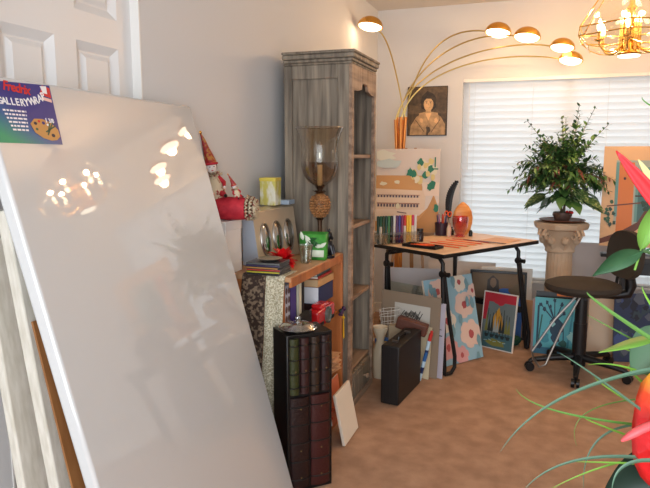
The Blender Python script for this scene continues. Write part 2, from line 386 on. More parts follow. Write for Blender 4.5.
g.build('crown_moulding', M_GREYWOOD, bk, bevel=.006, seg=3)

# ------------------------------------------------------------------ low pine shelf unit in front of it
LX0, LX1, LY0, LY1, LZ = -1.385, -1.0, 2.385, 3.09, .885
ls = thing('low_shelf_unit', 'low orange pine shelf unit crowded with books, next to the tall bookcase', 'shelf unit', (LX0, LY0, 0))
D_, W2 = LX1-LX0, LY1-LY0
G().box(-.0, -.01, LZ-.022, D_+.004, W2+.008, LZ).build('top_board', M_TANTOP, ls, bevel=.003)
G().box(D_-.006, -.008, LZ-.045, D_+.008, W2, LZ-.003).build('front_rail', M_ORANGEWOOD, ls, bevel=.003)
G().box(0, 0, 0, D_-.03, .008, LZ-.022).build('end_panel', M_ORANGEWOOD, ls)
G().box(0, W2-.035, 0, D_+.01, W2-.005, LZ-.022).build('end_panel', M_ORANGEWOOD, ls, bevel=.002)
G().box(0, .02, 0, .008, W2-.035, LZ-.022).build('back_board', M_ORANGEWOOD, ls)
for z in (.58, .06, .30): G().box(.008, .02, z-.02, D_-.01, W2-.035, z).build('shelf_board', M_ORANGEWOOD, ls, bevel=.002)
G().box(D_-.03, .02, 0, D_+.03, W2-.035, .045).build('kick_board', M_ORANGEWOOD, ls, bevel=.003)

def slab_stack(name, cat, items):   # items: (label, x0,y0,z0,x1,y1,z1, cover, pages, group)
    for it in items:
        lab, x0, y0, z0, x1, y1, z1, cov, grp = it
        b = thing(name, lab, cat, ((x0+x1)/2, (y0+y1)/2, z0), (0, 0, random.uniform(-.04, .04)), grp)
        hx, hy, h = (x1-x0)/2, (y1-y0)/2, z1-z0; t = min(.003, h*.18)
        g = G().box(-hx, -hy, 0, hx, hy, t).box(-hx, -hy, h-t, hx, hy, h).box(-hx, -hy, t, hx, -hy+t, h-t)
        g.build('cover', cov, b, bevel=.0008)
        G().box(-hx+.003, -hy+t, t, hx-.003, hy-.003, h-t).build('pages', c_(226, 218, 198, .8), b)
# laid-flat pile, spines to the room
def flat_book(lab, x1, y0, y1, dx, z0, h, cov, pages=(226, 218, 198), spine_x=True, grp='books lying in a pile on the low shelf'):
    b = thing('book', lab, 'book', (x1-dx/2, (y0+y1)/2, z0), (0, 0, random.uniform(-.03, .03)), grp)
    hx, hy, t = dx/2, (y1-y0)/2, min(.003, h*.15)
    g = G().box(-hx, -hy, 0, hx, hy, t).box(-hx, -hy, h-t, hx, hy, h).box(hx-t, -hy, 0, hx, hy, h)
    g.build('cover', cov, b, bevel=.0008)
    G().box(-hx+.002, -hy+.003, t, hx-t, hy-.003, h-t).build('pages', c_(*pages, .8), b)
    return b
z = .556
flat_book('thick navy blue book with white page edge, bottom of the pile', -1.02, 2.80, 3.0, .2, 0.667, .088, c_(40, 52, 92, .4), (232, 232, 236))
flat_book('tan clothbound book lying on the thick navy book', -1.02, 2.79, 3.01, .2, 0.756, .038, c_(196, 152, 104, .6), (206, 172, 130))
flat_book('thin red book lying on the tan clothbound one', -1.025, 2.80, 3.0, .2, 0.795, .012, c_(170, 46, 44, .45))
flat_book('thin teal book near the top of the pile', -1.03, 2.79, 2.99, .2, 0.808, .016, c_(70, 98, 100, .5))
flat_book('thin black book, topmost of the pile', -1.03, 2.81, 3.0, .2, 0.825, .012, c_(34, 34, 36, .5))
def up_book(lab, x1, y0, th, dx, z0, h, cov, rough=.5, cat='book', nm='book', grp='books standing in the low shelf unit'):
    b = thing(nm, lab, cat, (x1-dx/2, y0, z0), (0, 0, 0), grp); hx = dx/2
    g = G().box(-hx, 0, 0, hx, .0025, h).box(-hx, th-.0025, 0, hx, th, h).box(hx-.003, 0, 0, hx, th, h); g.build('cover', cov, b, bevel=.0008)
    G().box(-hx+.003, .0025, .003, hx-.003, th-.0025, h-.004).build('pages', c_(226, 218, 198, .8), b); return b
pb = up_book('wide pale book with brown spotted spine at the near end', -1.03, 2.396, .054, .2, .581, .262, c_(176, 178, 190, .5))
g = G()
for i in range(2):
    for j in range(6): g.prism(ell(.014+i*.027, .03+j*.041, .0105, .015, 10), 0, .0012, 0, Matrix(((0, 1, 0, .100), (1, 0, 0, 0), (0, 0, 1, 0), (0, 0, 0, 1))))
g.build('spots', c_(92, 62, 56, .5), pb)
up_book('royal purple upright book beside the spotted one', -1.03, 2.455, .065, .2, .581, .272, c_(72, 58, 128, .45))
up_book('dark navy upright book next to the purple one', -1.04, 2.525, .025, .2, .581, .268, c_(36, 38, 66, .45))
up_book('slim cream upright book in the middle of the shelf', -1.03, 2.555, .032, .2, .581, .275, c_(216, 208, 184, .6))
up_book('black upright book next to the slim cream one', -1.03, 2.592, .03, .2, .581, .272, c_(24, 26, 28, .5))
# supports under the pile: small black case and red toy telephone shapes
bx = thing('black_box', 'small matte black box in front of the upright books', 'box', (-1.02, 2.56, .581), (0, 0, .05))
G().box(-.0, -.095, 0, .03, .06, .105).box(-.0005, -.0955, .07, .0305, .0605, .074).build('box_body', c_(22, 22, 24, .7), bx, bevel=.004)
sup = thing('wooden_block', 'dark box in the shelf carrying the pile of books', 'box', (-1.12, 2.90, .581)); G().box(-.09, -.1, 0, .05, .1, .085).build('box_body', c_(60, 30, 26, .6), sup, bevel=.003)
rc = thing('toy_camera', 'shiny red toy camera with a grey lens in the low shelf', 'toy', (-1.01, 2.79, .581), (0, 0, 0)); rc.scale = (1.1, 1.1, 1.35)
g = G().box(-.03, -.11, 0, .03, .11, .062).box(-.025, -.06, .06, .028, .03, .078)
g.build('camera_body', mat('red_plastic', (196, 30, 34), .25, coat=.5), rc, bevel=.012, seg=3)
g = G().lathe([(.03, 0), (.03, .012), (.024, .014), (.02, .008), (.001, .008)], (.03, .0, .033), 20, 0, Ry(PI/2)); g.build('lens', c_(92, 98, 94, .25), rc)
G().box(.028, -.09, .008, .034, -.05, .02).build('grip', M_BLACK, rc); G().box(.028, .05, .008, .034, .09, .02).build('grip', M_BLACK, rc)
g = G()
tz = thing('tassel', 'yellow tassel hanging at the far end of the low shelf', 'tassel', (-.984, 3.075, .42))
for i in range(12):
    a = random.uniform(-.009, .009); b = random.uniform(-.004, .004); g.tube([(0, 0, .12), (b*.5, a*.6, .08), (b, a, random.uniform(0, .02))], .0018, 5)
g.ball((0, 0, .118), .008, 10).tube([(0, 0, .12), (-.004, 0, .17)], .002, 5); g.build('threads', mat('yellow_silk', (226, 178, 34), .6), tz)
pf = thing('purple_trinket', 'dark purple and green trinket dangling above the yellow tassel', 'trinket', (-.984, 3.04, .575)); g = G()
for i in range(14): g.ball((random.uniform(-.005, .008), random.uniform(-.03, .03), random.uniform(-.015, .025)), random.uniform(.006, .012), 8, random.choice([0, 0, 1]))
g.build('beads', [c_(62, 34, 70, .5), c_(30, 60, 46, .5)], pf)
# lower compartments: folded papers, crumpled wrappings and a magazine
for i, (z, y, cc, lab) in enumerate(((.30, 2.72, (228, 214, 196), 'cream folded paper spilling from the lower shelf'), (.30, 2.90, (206, 160, 120), 'tan crumpled paper in the lower shelf'), (.062, 2.80, (200, 76, 46), 'red-orange folder sticking out of the bottom shelf'))):
    t_ = thing('paper_sheaf', lab, 'paper', (-1.03, y, z+.001), (0, 0, .1*i)); g = G()
    for k in range(7):
        Mx = T(0, 0, .012+k*.011) @ Rz(random.uniform(-.5, .5)) @ Ry(random.uniform(-.12, .12)); g.box(-.09, -.06, 0, .07, .06, .002, k % 2, Mx)
    g.build('sheets', [c_(*cc, .8), c_(min(255, cc[0]+20), cc[1]+20, cc[2]+20, .8)], t_)
t_ = thing('magazine', 'white magazine with orange cover leaning out of the lower shelf', 'magazine', (-.952, 2.82, .047), (.0, -.12, .0))
G().box(-.006, -.02, 0, .0, .14, .22, 0).box(.0, -.02, 0, .002, .14, .22, 1).build('pages', [c_(232, 226, 214, .6), c_(214, 120, 84, .5)], t_, bevel=.002)

# cloths hanging over its near end
M_LACE = mat('lace_cream', (214, 206, 182), .85, rgb2=(164, 154, 126), scale=(150, 150, 150), nscale=1.1, detail=2, lo=.45, hi=.55, bump=.5)
M_BROC = mat('brown_brocade', (58, 42, 34), .8, rgb2=(132, 112, 92), scale=(55, 55, 55), nscale=1.1, detail=2, lo=.48, hi=.58, bump=.4)
def runner(name, lab, x0, x1, drop, m, thick=.004, off=.0, back=.12):
    g = G(); n = 14; vs = []
    path = [(LY0+back, LZ+.002)]+[(LY0-.006, LZ+.002), (LY0-.013-off, LZ-.006)]+[(LY0-.014-off-.003*math.sin(i*1.1), LZ-.01-drop*i/10) for i in range(1, 11)]
    N = len(path)
    for side in (0, 1):
        for (y, z) in path:
            for k in range(n+1):
                u = k/n; sk = (LZ-z)*(-.06); vs.append((x0+(x1-x0)*u+sk, y-side*thick*(1 if z < LZ else 0)-.003*math.sin(u*9)*(1 if z < LZ-.02 else 0), z+side*thick*(1 if z > LZ else 0)))
    fs = []; q = n+1
    for s2 in (0, 1):
        for i in range(N-1):
            for k in range(n): a = s2*N*q+i*q+k; fs.append((a, a+1, a+q+1, a+q))
    for i in range(N-1):
        for k in (0, n): a = i*q+k; fs.append((a, a+q, a+q+N*q, a+N*q))
    for k in range(n): fs.append(((N-1)*q+k, (N-1)*q+k+1, (N-1)*q+k+1+N*q, (N-1)*q+k+N*q)); fs.append((k, k+1, k+1+N*q, k+N*q))
    g.add(vs, fs); o = g.build(name, m); return tag(o, lab, 'cloth')
runner('lace_runner', 'cream openwork lace runner hanging over the shelf end', -1.105, -1.02, .62, M_LACE)
runner('brocade_cloth', 'dark brown patterned cloth hanging left of the cream lace', -1.22, -1.108, .60, M_BROC)

# ------------------------------------------------------------------ things on the low shelf unit
LT = LZ+.001
def case_stack():
    z = LT+.003; cols = [((44, 44, 48), 'black'), ((178, 168, 50), 'yellow'), ((170, 56, 44), 'red'), ((170, 124, 70), 'orange'), ((62, 52, 84), 'violet'), ((96, 98, 96), 'grey')]
    names = ['bottom disc case, black spine, in the stack on the shelf', 'disc case with yellow spine, second from the bottom', 'disc case with red spine in the middle of the stack', 'disc case with orange spine above the red one', 'disc case with violet spine below the top one', 'grey disc case on top of the stack']
    for i, (c, n) in enumerate(cols):
        b = thing('disc_case', names[i], 'disc case', (-1.115+random.uniform(-.004, .004), 2.43+random.uniform(-.003, .003), z), (0, 0, random.uniform(-.06, .06)), 'disc cases stacked at the shelf end')
        G().box(-.085, -.062, 0, .07, .062, .0085).build('case', [c_(66, 64, 66, .3)], b, bevel=.001)
        G().box(-.083, -.0635, .0015, .068, -.060, .007).build('spine', c_(*[min(255, int(v)) for v in c], .3), b)
        z += .0092
    d = thing('silver_tray', 'small round silver saucer on the disc case stack', 'saucer', (-1.115, 2.43, z)); g = G()
    g.lathe([(.001, 0), (.034, 0), (.054, .008), (.056, .010), (.053, .011), (.034, .004), (.001, .004)], n=36); g.build('saucer', M_STEEL, d)
case_stack()
# tan and silver case with oval windows
sv = thing('silver_case', 'silver and tan display case with three oval windows', 'case', (-1.235, 2.575, LT), (0, 0, -.1))
cw, cdp, ch = .40, .09, .262
prof = [(0, 0), (0, ch-.01), (-cdp, ch), (-cdp, 0)]
g = G()
vs = [(.0, 0, 0), (.0, cw, 0), (-.035, cw, ch-.012), (-.035, 0, ch-.012), (-cdp, 0, 0), (-cdp, cw, 0), (-cdp, cw, ch), (-cdp, 0, ch)]
g.add(vs, [(0, 1, 2, 3), (4, 7, 6, 5), (0, 4, 5, 1), (3, 2, 6, 7)], 0).add(vs, [(0, 3, 7, 4), (1, 5, 6, 2)], 1)
g.build('case_body', [mat('tan_metal', (206, 188, 162), .35, metal=.45), mat('pale_blue_side', (168, 176, 188), .4)], sv, bevel=.004)
la = math.atan2(.035, ch-.012)
for j in range(1):
    for i in range(3):
        Mx = T(-.0, .085+i*.115, 0) @ Ry(-la) @ T(0, 0, .115)
        g = G(); n = 24
        g.tube([Mx @ Vector((.003, (.044)*math.cos(2*PI*k/n), .078*math.sin(2*PI*k/n))) for k in range(n)], .0035, 8, 0, close=True)
        g.build('oval_rim', M_STEEL, sv)
        g = G(); g.ball((0, 0, 0), (.012, .040, .073), 20, 0); 
        for k in range(len(g.v)): g.v[k] = Mx @ g.v[k]
        g.build('oval_window', mat('mirror_oval', (190, 190, 186), .12, metal=1), sv)
# white box, doll, red roll
t_ = thing('white_box', 'plain white upright box under the red fabric roll', 'box', (-1.33, 2.385, LT), (0, 0, 0))
g = G().box(-.050, -.06, 0, .058, .085, .225).box(-.052, -.062, .19, .060, .087, .231); g.build('box_body', c_(224, 220, 216, .6), t_, bevel=.002)
rr = thing('fabric_roll', 'red fabric bolster with a floral gathered end, on the white box', 'bolster', (-1.275, 2.40, LT+.232+.051), (0, 0, math.radians(12)))
M_RED = mat('red_velvet', (168, 26, 44), .7, rgb2=(196, 44, 58), scale=(30, 30, 30), bump=.2)
M_FLOR = mat('floral_cotton', (206, 190, 160), .8, rgb2=(150, 60, 54), scale=(50, 50, 50), nscale=1, detail=2, lo=.55, hi=.62)
G().tube([(-.075+i*.015, 0, 0) for i in range(10)], [.044, .049, .05, .051, .051, .05, .051, .05, .049, .046], 24).build('roll', M_RED, rr)
g = G(); n = 40
for q, (r0, r1, x0, x1) in enumerate(((.03, .056, .058, .072), (.02, .052, .068, .09), (.012, .042, .08, .105))):
    vs = [(x0, r0*math.cos(2*PI*k/n), r0*math.sin(2*PI*k/n)) for k in range(n)]+[(x1+(.008 if k % 2 else -.004), (r1*(.94 if k % 2 else 1.04))*math.cos(2*PI*k/n), max(-.05, (r1*(.94 if k % 2 else 1.04))*math.sin(2*PI*k/n))) for k in range(n)]
    g.add(vs, [(k, (k+1) % n, n+(k+1) % n, n+k) for k in range(n)])
o = g.build('ruffle', M_FLOR, rr); sm = o.modifiers.new('thick', 'SOLIDIFY'); sm.thickness = .002
def doll(name, label, loc, rot, s, hatcol, big=True):
    d = thing(name, label, 'doll', loc, rot); M_FACE = c_(228, 218, 214, .35)
    g = G().lathe([(.001, 0), (.038, 0), (.044, .02), (.036, .055), (.022, .085), (.012, .1), (.001, .1)], n=20)
    for sgn in (-1, 1):
        g.tube([(sgn*.015, -.01, .02), (sgn*.024, -.045, .018), (sgn*.026, -.075, .012)], [.015, .012, .008], 10, 1)
        g.tube([(sgn*.022, 0, .082), (sgn*.04, -.015, .06), (sgn*.034, -.04, .045)], [.011, .009, .006], 10, 1)
        g.ball((sgn*.026, -.082, .012), (.008, .012, .008), 8, 2); g.ball((sgn*.034, -.044, .043), .006, 8, 3)
    for v in g.v: v *= s
    g.build('body', [M_FLOR, hatcol, M_BLACK, M_FACE], d)
    g = G(); n = 28
    for (r, z) in ((.042, .094), (.034, .102)):
        vs = [(.01*math.cos(2*PI*k/n), .01*math.sin(2*PI*k/n), z+.004) for k in range(n)]+[(r*math.cos(2*PI*k/n), r*math.sin(2*PI*k/n), z+(.006 if k % 2 else -.004)) for k in range(n)]
        g.add(vs, [(k, (k+1) % n, n+(k+1) % n, n+k) for k in range(n)])
    for v in g.v: v *= s
    g.build('ruff_collar', M_FLOR, d)
    g = G().ball((0, 0, .125), (.022, .022, .027), 20, 0).ball((0, -.023, .122), (.003, .005, .004), 8, 0)
    for sgn in (-1, 1): g.ball((sgn*.008, -.0195, .128), (.0032, .002, .002), 8, 1)
    g.ball((0, -.0195, .113), (.005, .002, .0018), 8, 2)
    for k in range(7): a = PI*.15+PI*1.7*k/6-PI/2+PI/2; g.ball((.02*math.cos(a-.3), .012*math.sin(a-.3)+.008, .13), (.007, .007, .02), 8, 1)
    for v in g.v: v *= s
    g.build('head', [M_FACE, M_BLACK, hatcol], d)
    g = G().tube([(0, .002, .135), (0, .004, .15), (-.002, .005, .17), (-.008, .006, .20), (-.014, .004, .235), (-.022, 0, .262)], [.026, .024, .019, .013, .008, .003], 18)
    g.ball((-.024, 0, .266), .008, 10, 1)
    g.tube([(.026*math.cos(2*PI*k/16), .026*math.sin(2*PI*k/16)+.002, .14) for k in range(16)], .005, 8, 2, close=True)
    for v in g.v: v *= s
    g.build('hat', [mat('gold_red_brocade', (176, 122, 52), .4, rgb2=(150, 30, 36), scale=(60, 60, 60), nscale=.8, lo=.42, hi=.5), M_BRASS, hatcol], d); return d
doll('jester_doll', 'white-faced jester doll in a tall gold and red pointed hat', (-1.355, 2.395, LT+.325), (0, -.12, math.radians(40)), 1.08, M_RED)
doll('elf_doll', 'tiny red-capped elf doll reclining on the red fabric roll', (-1.255, 2.41, LT+.330), (.1, -.35, math.radians(50)), .42, M_RED)
# yellow tin on the case
t_ = thing('yellow_tin', 'square yellow and cream patterned tin on the silver case', 'tin', (-1.30, 2.85, LT+ch+.001), (0, 0, .05))
g = G().box(-.042, -.04, 0, .042, .04, .135); g.build('tin_body', mat('yellow_print', (196, 188, 96), .4, rgb2=(222, 222, 204), scale=(26, 26, 12), nscale=1, lo=.45, hi=.6), t_, bevel=.004)
G().box(-.044, -.042, .12, .044, .042, .138).build('lid', c_(214, 196, 84, .35), t_, bevel=.003)
t_ = thing('flat_box', 'flat pale blue box on the far end of the silver case', 'box', (-1.27, 2.935, LT+ch+.001)); G().box(-.03, -.04, 0, .05, .04, .022).build('box_body', c_(150, 166, 184, .4), t_, bevel=.002)
# red bow of ribbon
rb = thing('red_bow', 'bright red feathery gift bow lying on the low shelf', 'bow', (-1.12, 2.575, LT)); rb.scale = (1.25, 1.3, 1.6); g = G()
for i in range(120):
    a = random.uniform(0, 2*PI); r = random.uniform(.04, .095); e = random.uniform(.2, 1.4)
    g.leaf((0, 0, .012), (math.cos(a)*math.cos(e), math.sin(a)*math.cos(e)*1.5, math.sin(e)), (0, 0, 1), r*.9, .034, .35, 0, .3, 4)
for v in g.v: v.z = max(v.z, .001)
g.build('ribbon', mat('red_ribbon', (214, 18, 26), .45), rb)
# tumbler
M_TUMB = glass('tumbler_glass', (.90, .92, .90), .16)
tb = thing('glass_tumbler', 'clear faceted glass tumbler in front of the green bag', 'glass', (-1.065, 2.735, LT)); tb.scale = (1.25, 1.25, 1.1); g = G()
g.lathe([(.001, .002), (.021, .002), (.028, .075), (.031, .08), (.029, .08), (.021, .01), (.001, .01)], n=16, flute=.05); g.build('tumbler', M_TUMB, tb)
# green bag
bg_ = thing('gift_bag', 'small green gift bag printed with leaves beside the pineapple lamp', 'bag', (-1.065, 2.845, LT), (0, 0, -1.5)); g = G()
vs = [(-.02, -.062, 0), (.02, -.062, 0), (.02, .062, 0), (-.02, .062, 0), (-.03, -.066, .135), (.03, -.066, .13), (.026, .066, .128), (-.03, .066, .135)]
g.add(vs, [(0, 1, 2, 3), (0, 4, 5, 1), (2, 6, 7, 3), (0, 3, 7, 4)], 0).add(vs, [(1, 5, 6, 2)], 0)
g.add([(.0215, -.055, .01), (.0215, .055, .01), (.027, .058, .05), (.024, -.058, .05)], [(0, 1, 2, 3)], 1)
for k in range(9): g.leaf((.031, random.uniform(-.05, .05), random.uniform(.06, .11)), (0.05, random.uniform(-1, 1), random.uniform(-.5, 1)), (1, 0, 0), .045, .02, 0, k % 2+1, .1)
o = g.build('bag_body', [mat('green_print', (40, 130, 46), .4, rgb2=(84, 170, 70), scale=(18, 18, 18)), c_(222, 232, 212, .5), c_(24, 88, 34, .5)], bg_); sm = o.modifiers.new('thick', 'SOLIDIFY'); sm.thickness = .0015
# black figurine
fg = thing('figurine', 'small dark seated animal figurine at the far shelf corner', 'figurine', (-1.013, 2.918, LT), (0, 0, 0)); fg.scale = (1.0, 1.0, 1.25); g = G()
g.lathe([(.001, 0), (.03, 0), (.031, .01), (.026, .014), (.001, .014)], n=20).ball((0, 0, .045), (.022, .026, .034), 16).ball((.004, -.006, .09), (.017, .017, .019), 14).tube([(.012, -.01, .088), (.026, -.018, .08)], [.01, .006], 10)
for sgn in (-1, 1): g.ball((.0, sgn*.012-.004, .108), (.005, .005, .01), 8); g.tube([(.014, sgn*.013, .05), (.026, sgn*.014, .016)], [.009, .007], 8)
g.build('figure', mat('dark_bronze', (34, 32, 36), .3, metal=.4), fg)

# hurricane lamp with pineapple stem
hl = thing('hurricane_lamp', 'tall hurricane lamp with flared smoky glass on a pineapple stem', 'lamp', (-1.125, 2.90, LT)); hl.location = (-1.085, 2.985, LT)
M_BRONZE = mat('aged_bronze', (74, 52, 36), .4, metal=.6)
g = G().lathe([(.001, 0), (.062, 0), (.064, .012), (.05, .02), (.03, .03), (.018, .045), (.014, .07), (.02, .085), (.013, .095), (.011, .15), (.013, .18), (.024, .19), (.001, .194)], n=32)
g.build('foot', M_BRONZE, hl)
g = G()
Z0 = .194
prof = [(.02, 0), (.036, .02), (.046, .05), (.047, .075), (.04, .1), (.026, .118), (.015, .126)]
g.lathe(prof, (0, 0, Z0), 28)
def pr_(z):
    for (r0, z0), (r1, z1) in zip(prof[:-1], prof[1:]):
        if z0 <= z <= z1: return r0+(r1-r0)*(z-z0)/(z1-z0)
    return .015
for j in range(8):
    zz = .01+j*.0135; r = pr_(zz)
    for k in range(14): a = 2*PI*(k+.5*(j % 2))/14; g.ball((r*math.cos(a), r*math.sin(a), Z0+zz), (.0095*r/.046+.001,)*2+(.0075,), 6)
g.build('pineapple', mat('pineapple_resin', (124, 84, 52), .4, rgb2=(166, 116, 70), scale=(40, 40, 40)), hl)
g = G()
for k in range(10):
    a = 2*PI*k/10; g.leaf((.01*math.cos(a), .01*math.sin(a), Z0+.118), (math.cos(a), math.sin(a), 1.0), (0, 0, 1), .05, .02, .3, 0, .2)
g.lathe([(.016, Z0+.12), (.013, Z0+.14), (.02, Z0+.155), (.026, Z0+.16), (.012, Z0+.165), (.012, Z0+.2)], n=20)
g.build('crown', M_BRONZE, hl)
Zg = Z0+.158
g = G().shell([(.012, 0), (.03, .007), (.058, .026), (.080, .055), (.092, .09), (.096, .125)], (0, 0, Zg), 48, 1)
g.shell([(.096, .125), (.094, .155), (.092, .19), (.096, .225), (.106, .262), (.122, .297)], (0, 0, Zg), 48, 0)
gs = g.build('glass_shade', [glass('smoky_amber_glass', (.86, .80, .70), .04, .03), glass('dark_amber_glass', (.66, .54, .44), .05, .03)], hl)
g = G().tube([(.122*math.cos(2*PI*k/48), .122*math.sin(2*PI*k/48), Zg+.297) for k in range(48)], .0022, 6, close=True); g.build('shade_rim', glass('amber_rim', (.62, .54, .42), .25), gs)
G().lathe([(.013, 0), (.013, .10), (.016, .105), (.001, .107)], (0, 0, Zg+.005), 20).build('candle_tube', c_(222, 206, 164, .5), hl)
G().lathe([(.010, .105), (.018, .13), (.021, .16), (.016, .195), (.006, .22), (.001, .23)], (0, 0, Zg), 20).build('bulb', glass('bulb_glass', (.86, .9, .88), .22), hl)

# ------------------------------------------------------------------ black book-spine cabinet with glass dish
bt = thing('media_tower', 'narrow black storage tower with false leather book spines', 'cabinet', (-.948, 2.216, 0), (0, 0, math.radians(45)))
TH, TW, TD = .68, .203, .155     # local x along the spine face, y going back
G().box(0, 0, 0, TW, TD, TH).build('cabinet_body', mat('black_gloss', (12, 12, 13), .3), bt, bevel=.003)
leathers = [mat('leather_%d' % i, c, .38, bump=.2, bscale=90) for i, c in enumerate([(46, 50, 20), (46, 18, 17), (44, 28, 18), (36, 15, 15), (30, 12, 12), (56, 18, 16)])]
def spine(x0, wd, z0, z1, m, lab=None):
    g = G(); n = 12; vs = []
    for z in (z0, z1):
        for k in range(n+1): a = PI*k/n; vs.append((x0+wd/2-wd/2*math.cos(a), -.014*math.sin(a), z))
    g.add(vs, [(k, k+1, n+2+k, n+1+k) for k in range(n)]+[tuple(range(n+1)), tuple(range(n+1, 2*n+2))])
    nb = 4 if z1-z0 < .3 else 5
    for i in range(nb):
        z = z0+(z1-z0)*(i+.5)/nb
        g.tube([(x0+wd/2-(wd/2+.001)*math.cos(PI*k/n), -.015*math.sin(PI*k/n)-.001, z) for k in range(n+1)], .0028, 6, 1)
    for i in (.12, .42, .88): 
        z = z0+(z1-z0)*i; g.ball((x0+wd/2, -.015, z), (.004, .0025, .004), 8, 2)
    g.build('book_spine', [m, M_BLACK, c_(96, 74, 40, .4)], bt)
for i in range(4): spine(.012+i*.046, .040, .43, .665, leathers[i])
for i, m in ((0, 4), (1, 5)): spine(.012+i*.093, .086, .02, .415, leathers[m])
gd = thing('glass_dish', 'round clear glass lidded dish on the black storage tower', 'dish', (-.935, 2.305, TH+.001)); gd.scale = (.88, .88, .9); g = G()
g.lathe([(.001, 0), (.05, 0), (.086, .012), (.092, .018), (.088, .022), (.05, .008), (.001, .008)], n=48); g.build('dish', glass('thick_glass', (.86, .88, .88), .3, .05), gd)
G().lathe([(.08, .021), (.072, .03), (.04, .04), (.012, .044), (.008, .05), (.014, .06), (.012, .068), (.001, .07)], n=40).build('lid', glass('lid_glass', (.84, .87, .87), .3, .05), gd)

# small white canvas leaning on the side of the bookcase and shelf
sc_ = thing('small_canvas', 'small blank white canvas leaning at the foot of the bookcase', 'canvas', (-.85, 2.695, .005), (-.2, 0, math.radians(90)))
G().box(0, 0, 0, .225, .016, .255).build('canvas_wrap', c_(226, 214, 196, .7), sc_, bevel=.003)

# ------------------------------------------------------------------ leaned pictures (local x along width, front faces -y)
def leaned(name, label, cat, bl_, br_, lean_, th, group=None):
    bl_ = Vector(bl_+(0,)); d = Vector(br_+(0,))-bl_; a = math.atan2(d.y, d.x)
    bl_.z = th*math.sin(lean_)+.001
    return thing(name, label, cat, bl_, (-lean_, 0, a), group), d.length
def art(parent, name, w_, h_, th, shapes, mats, side=None, inset=0, y=0, z0=0, x0=0):
    g = G().box(x0, y, z0, x0+w_, y+th, z0+h_, 0)
    if side is not None:
        for k in range(6): g.m[k] = side
        g.add([(x0+inset, y-.0004, z0+inset), (x0+w_-inset, y-.0004, z0+inset), (x0+w_-inset, y-.0004, z0+h_-inset), (x0+inset, y-.0004, z0+h_-inset)], [(0, 1, 2, 3)], 0)
    for k, (mi, pts) in enumerate(shapes):
        q = [(x0+inset+min(1, max(0, u))*(w_-2*inset), y-.0006-.00012*k, z0+inset+min(1, max(0, v))*(h_-2*inset)) for u, v in pts]
        g.add(q, [tuple(range(len(q)))], mi)
    return g.build(name, mats, parent, smooth=False, flip=False)
def R_(u0, v0, u1, v1): return [(u0, v0), (u1, v0), (u1, v1), (u0, v1)]
def blob(u, v, r, q=.35, n=12, asp=1):
    return [(u+r*(1+random.uniform(-q, q))*math.cos(2*PI*i/n), v+asp*r*(1+random.uniform(-q, q))*math.sin(2*PI*i/n)) for i in range(n)]
def stroke(u0, v0, u1, v1, t):
    d = Vector((u1-u0, v1-v0)); d.normalize(); p = Vector((-d.y, d.x))*t/2
    return [(u0+p.x, v0+p.y), (u0-p.x, v0-p.y), (u1-p.x, v1-p.y), (u1+p.x, v1+p.y)]

# grey mat board with ink drawing, leaning on the desk frame
t_, L_ = leaned('matted_drawing', 'ink drawing in a wide taupe mat leaning on the desk crossbar', 'picture', (-1.0, 3.90), (-.588, 3.76), .07, .006)
g = G(); iw0, iw1, ih0, ih1, hh = .10, L_-.07, .22, .445, .515
for b in ((0, 0, L_, ih0), (0, ih1, L_, hh), (0, ih0, iw0, ih1), (iw1, ih0, L_, ih1)): g.box(b[0], 0, b[1], b[2], .004, b[3])
g.build('mat_board', c_(150, 132, 112, .8), t_)
sh = [(1, blob(.35+.1*k, .68+.05*random.uniform(-1, 1), .05+.03*random.random(), .4)) for k in range(4)]+[(2, stroke(.2+.06*k, .62+random.uniform(-.1, .1), .3+.06*k, .75+random.uniform(-.1, .1), .02)) for k in range(9)]
art(t_, 'drawing', iw1-iw0+.01, ih1-ih0+.01, .002, sh, [c_(206, 202, 192, .7), c_(110, 106, 100, .7), c_(50, 48, 48, .7)], x0=iw0-.005, z0=ih0-.005, y=.004)
t_, L_ = leaned('white_board', 'plain pale lilac board standing right of the taupe mat', 'board', (-.76, 3.862), (-.556, 3.772), .05, .004)
G().box(0, 0, 0, L_, .004, .48).build('board_sheet', c_(198, 192, 204, .7), t_)
G().box(L_-.05, -.002, .27, L_-.015, 0, .276).box(L_-.05, -.002, .31, L_-.02, 0, .314).build('printed_lines', M_BLACK, t_)
# floral canvas
t_, L_ = leaned('floral_painting', 'tall painting of pink and cream flowers on pale blue under the desk', 'painting', (-.62, 3.93), (-.35, 4.30), .24, .018)
random.seed(3); sh = []
for (u, v, r, m) in ((.25, .85, .2, 1), (.75, .65, .22, 1), (.35, .5, .2, 2), (.8, .3, .24, 1), (.3, .2, .2, 3), (.7, .92, .16, 2), (.1, .65, .14, 2), (.55, .08, .15, 3), (.95, .8, .12, 1)):
    for k in range(6):
        a = 2*PI*k/6+.3*u; sh.append((m, blob(u+r*.55*math.cos(a), v+r*.4*math.sin(a), r*.42, .15, asp=.8)))
    sh.append((4, blob(u, v, r*.22, .2)))
for k in range(14): sh.append((5, blob(random.random(), random.random(), .04, .3, asp=1.8)))
art(t_, 'painted_canvas', L_, .585, .016, sh, [c_(150, 188, 202, .6), c_(226, 196, 180, .6), c_(228, 216, 198, .6), c_(216, 160, 158, .6), c_(178, 84, 84, .6), c_(120, 158, 168, .6)], side=2)
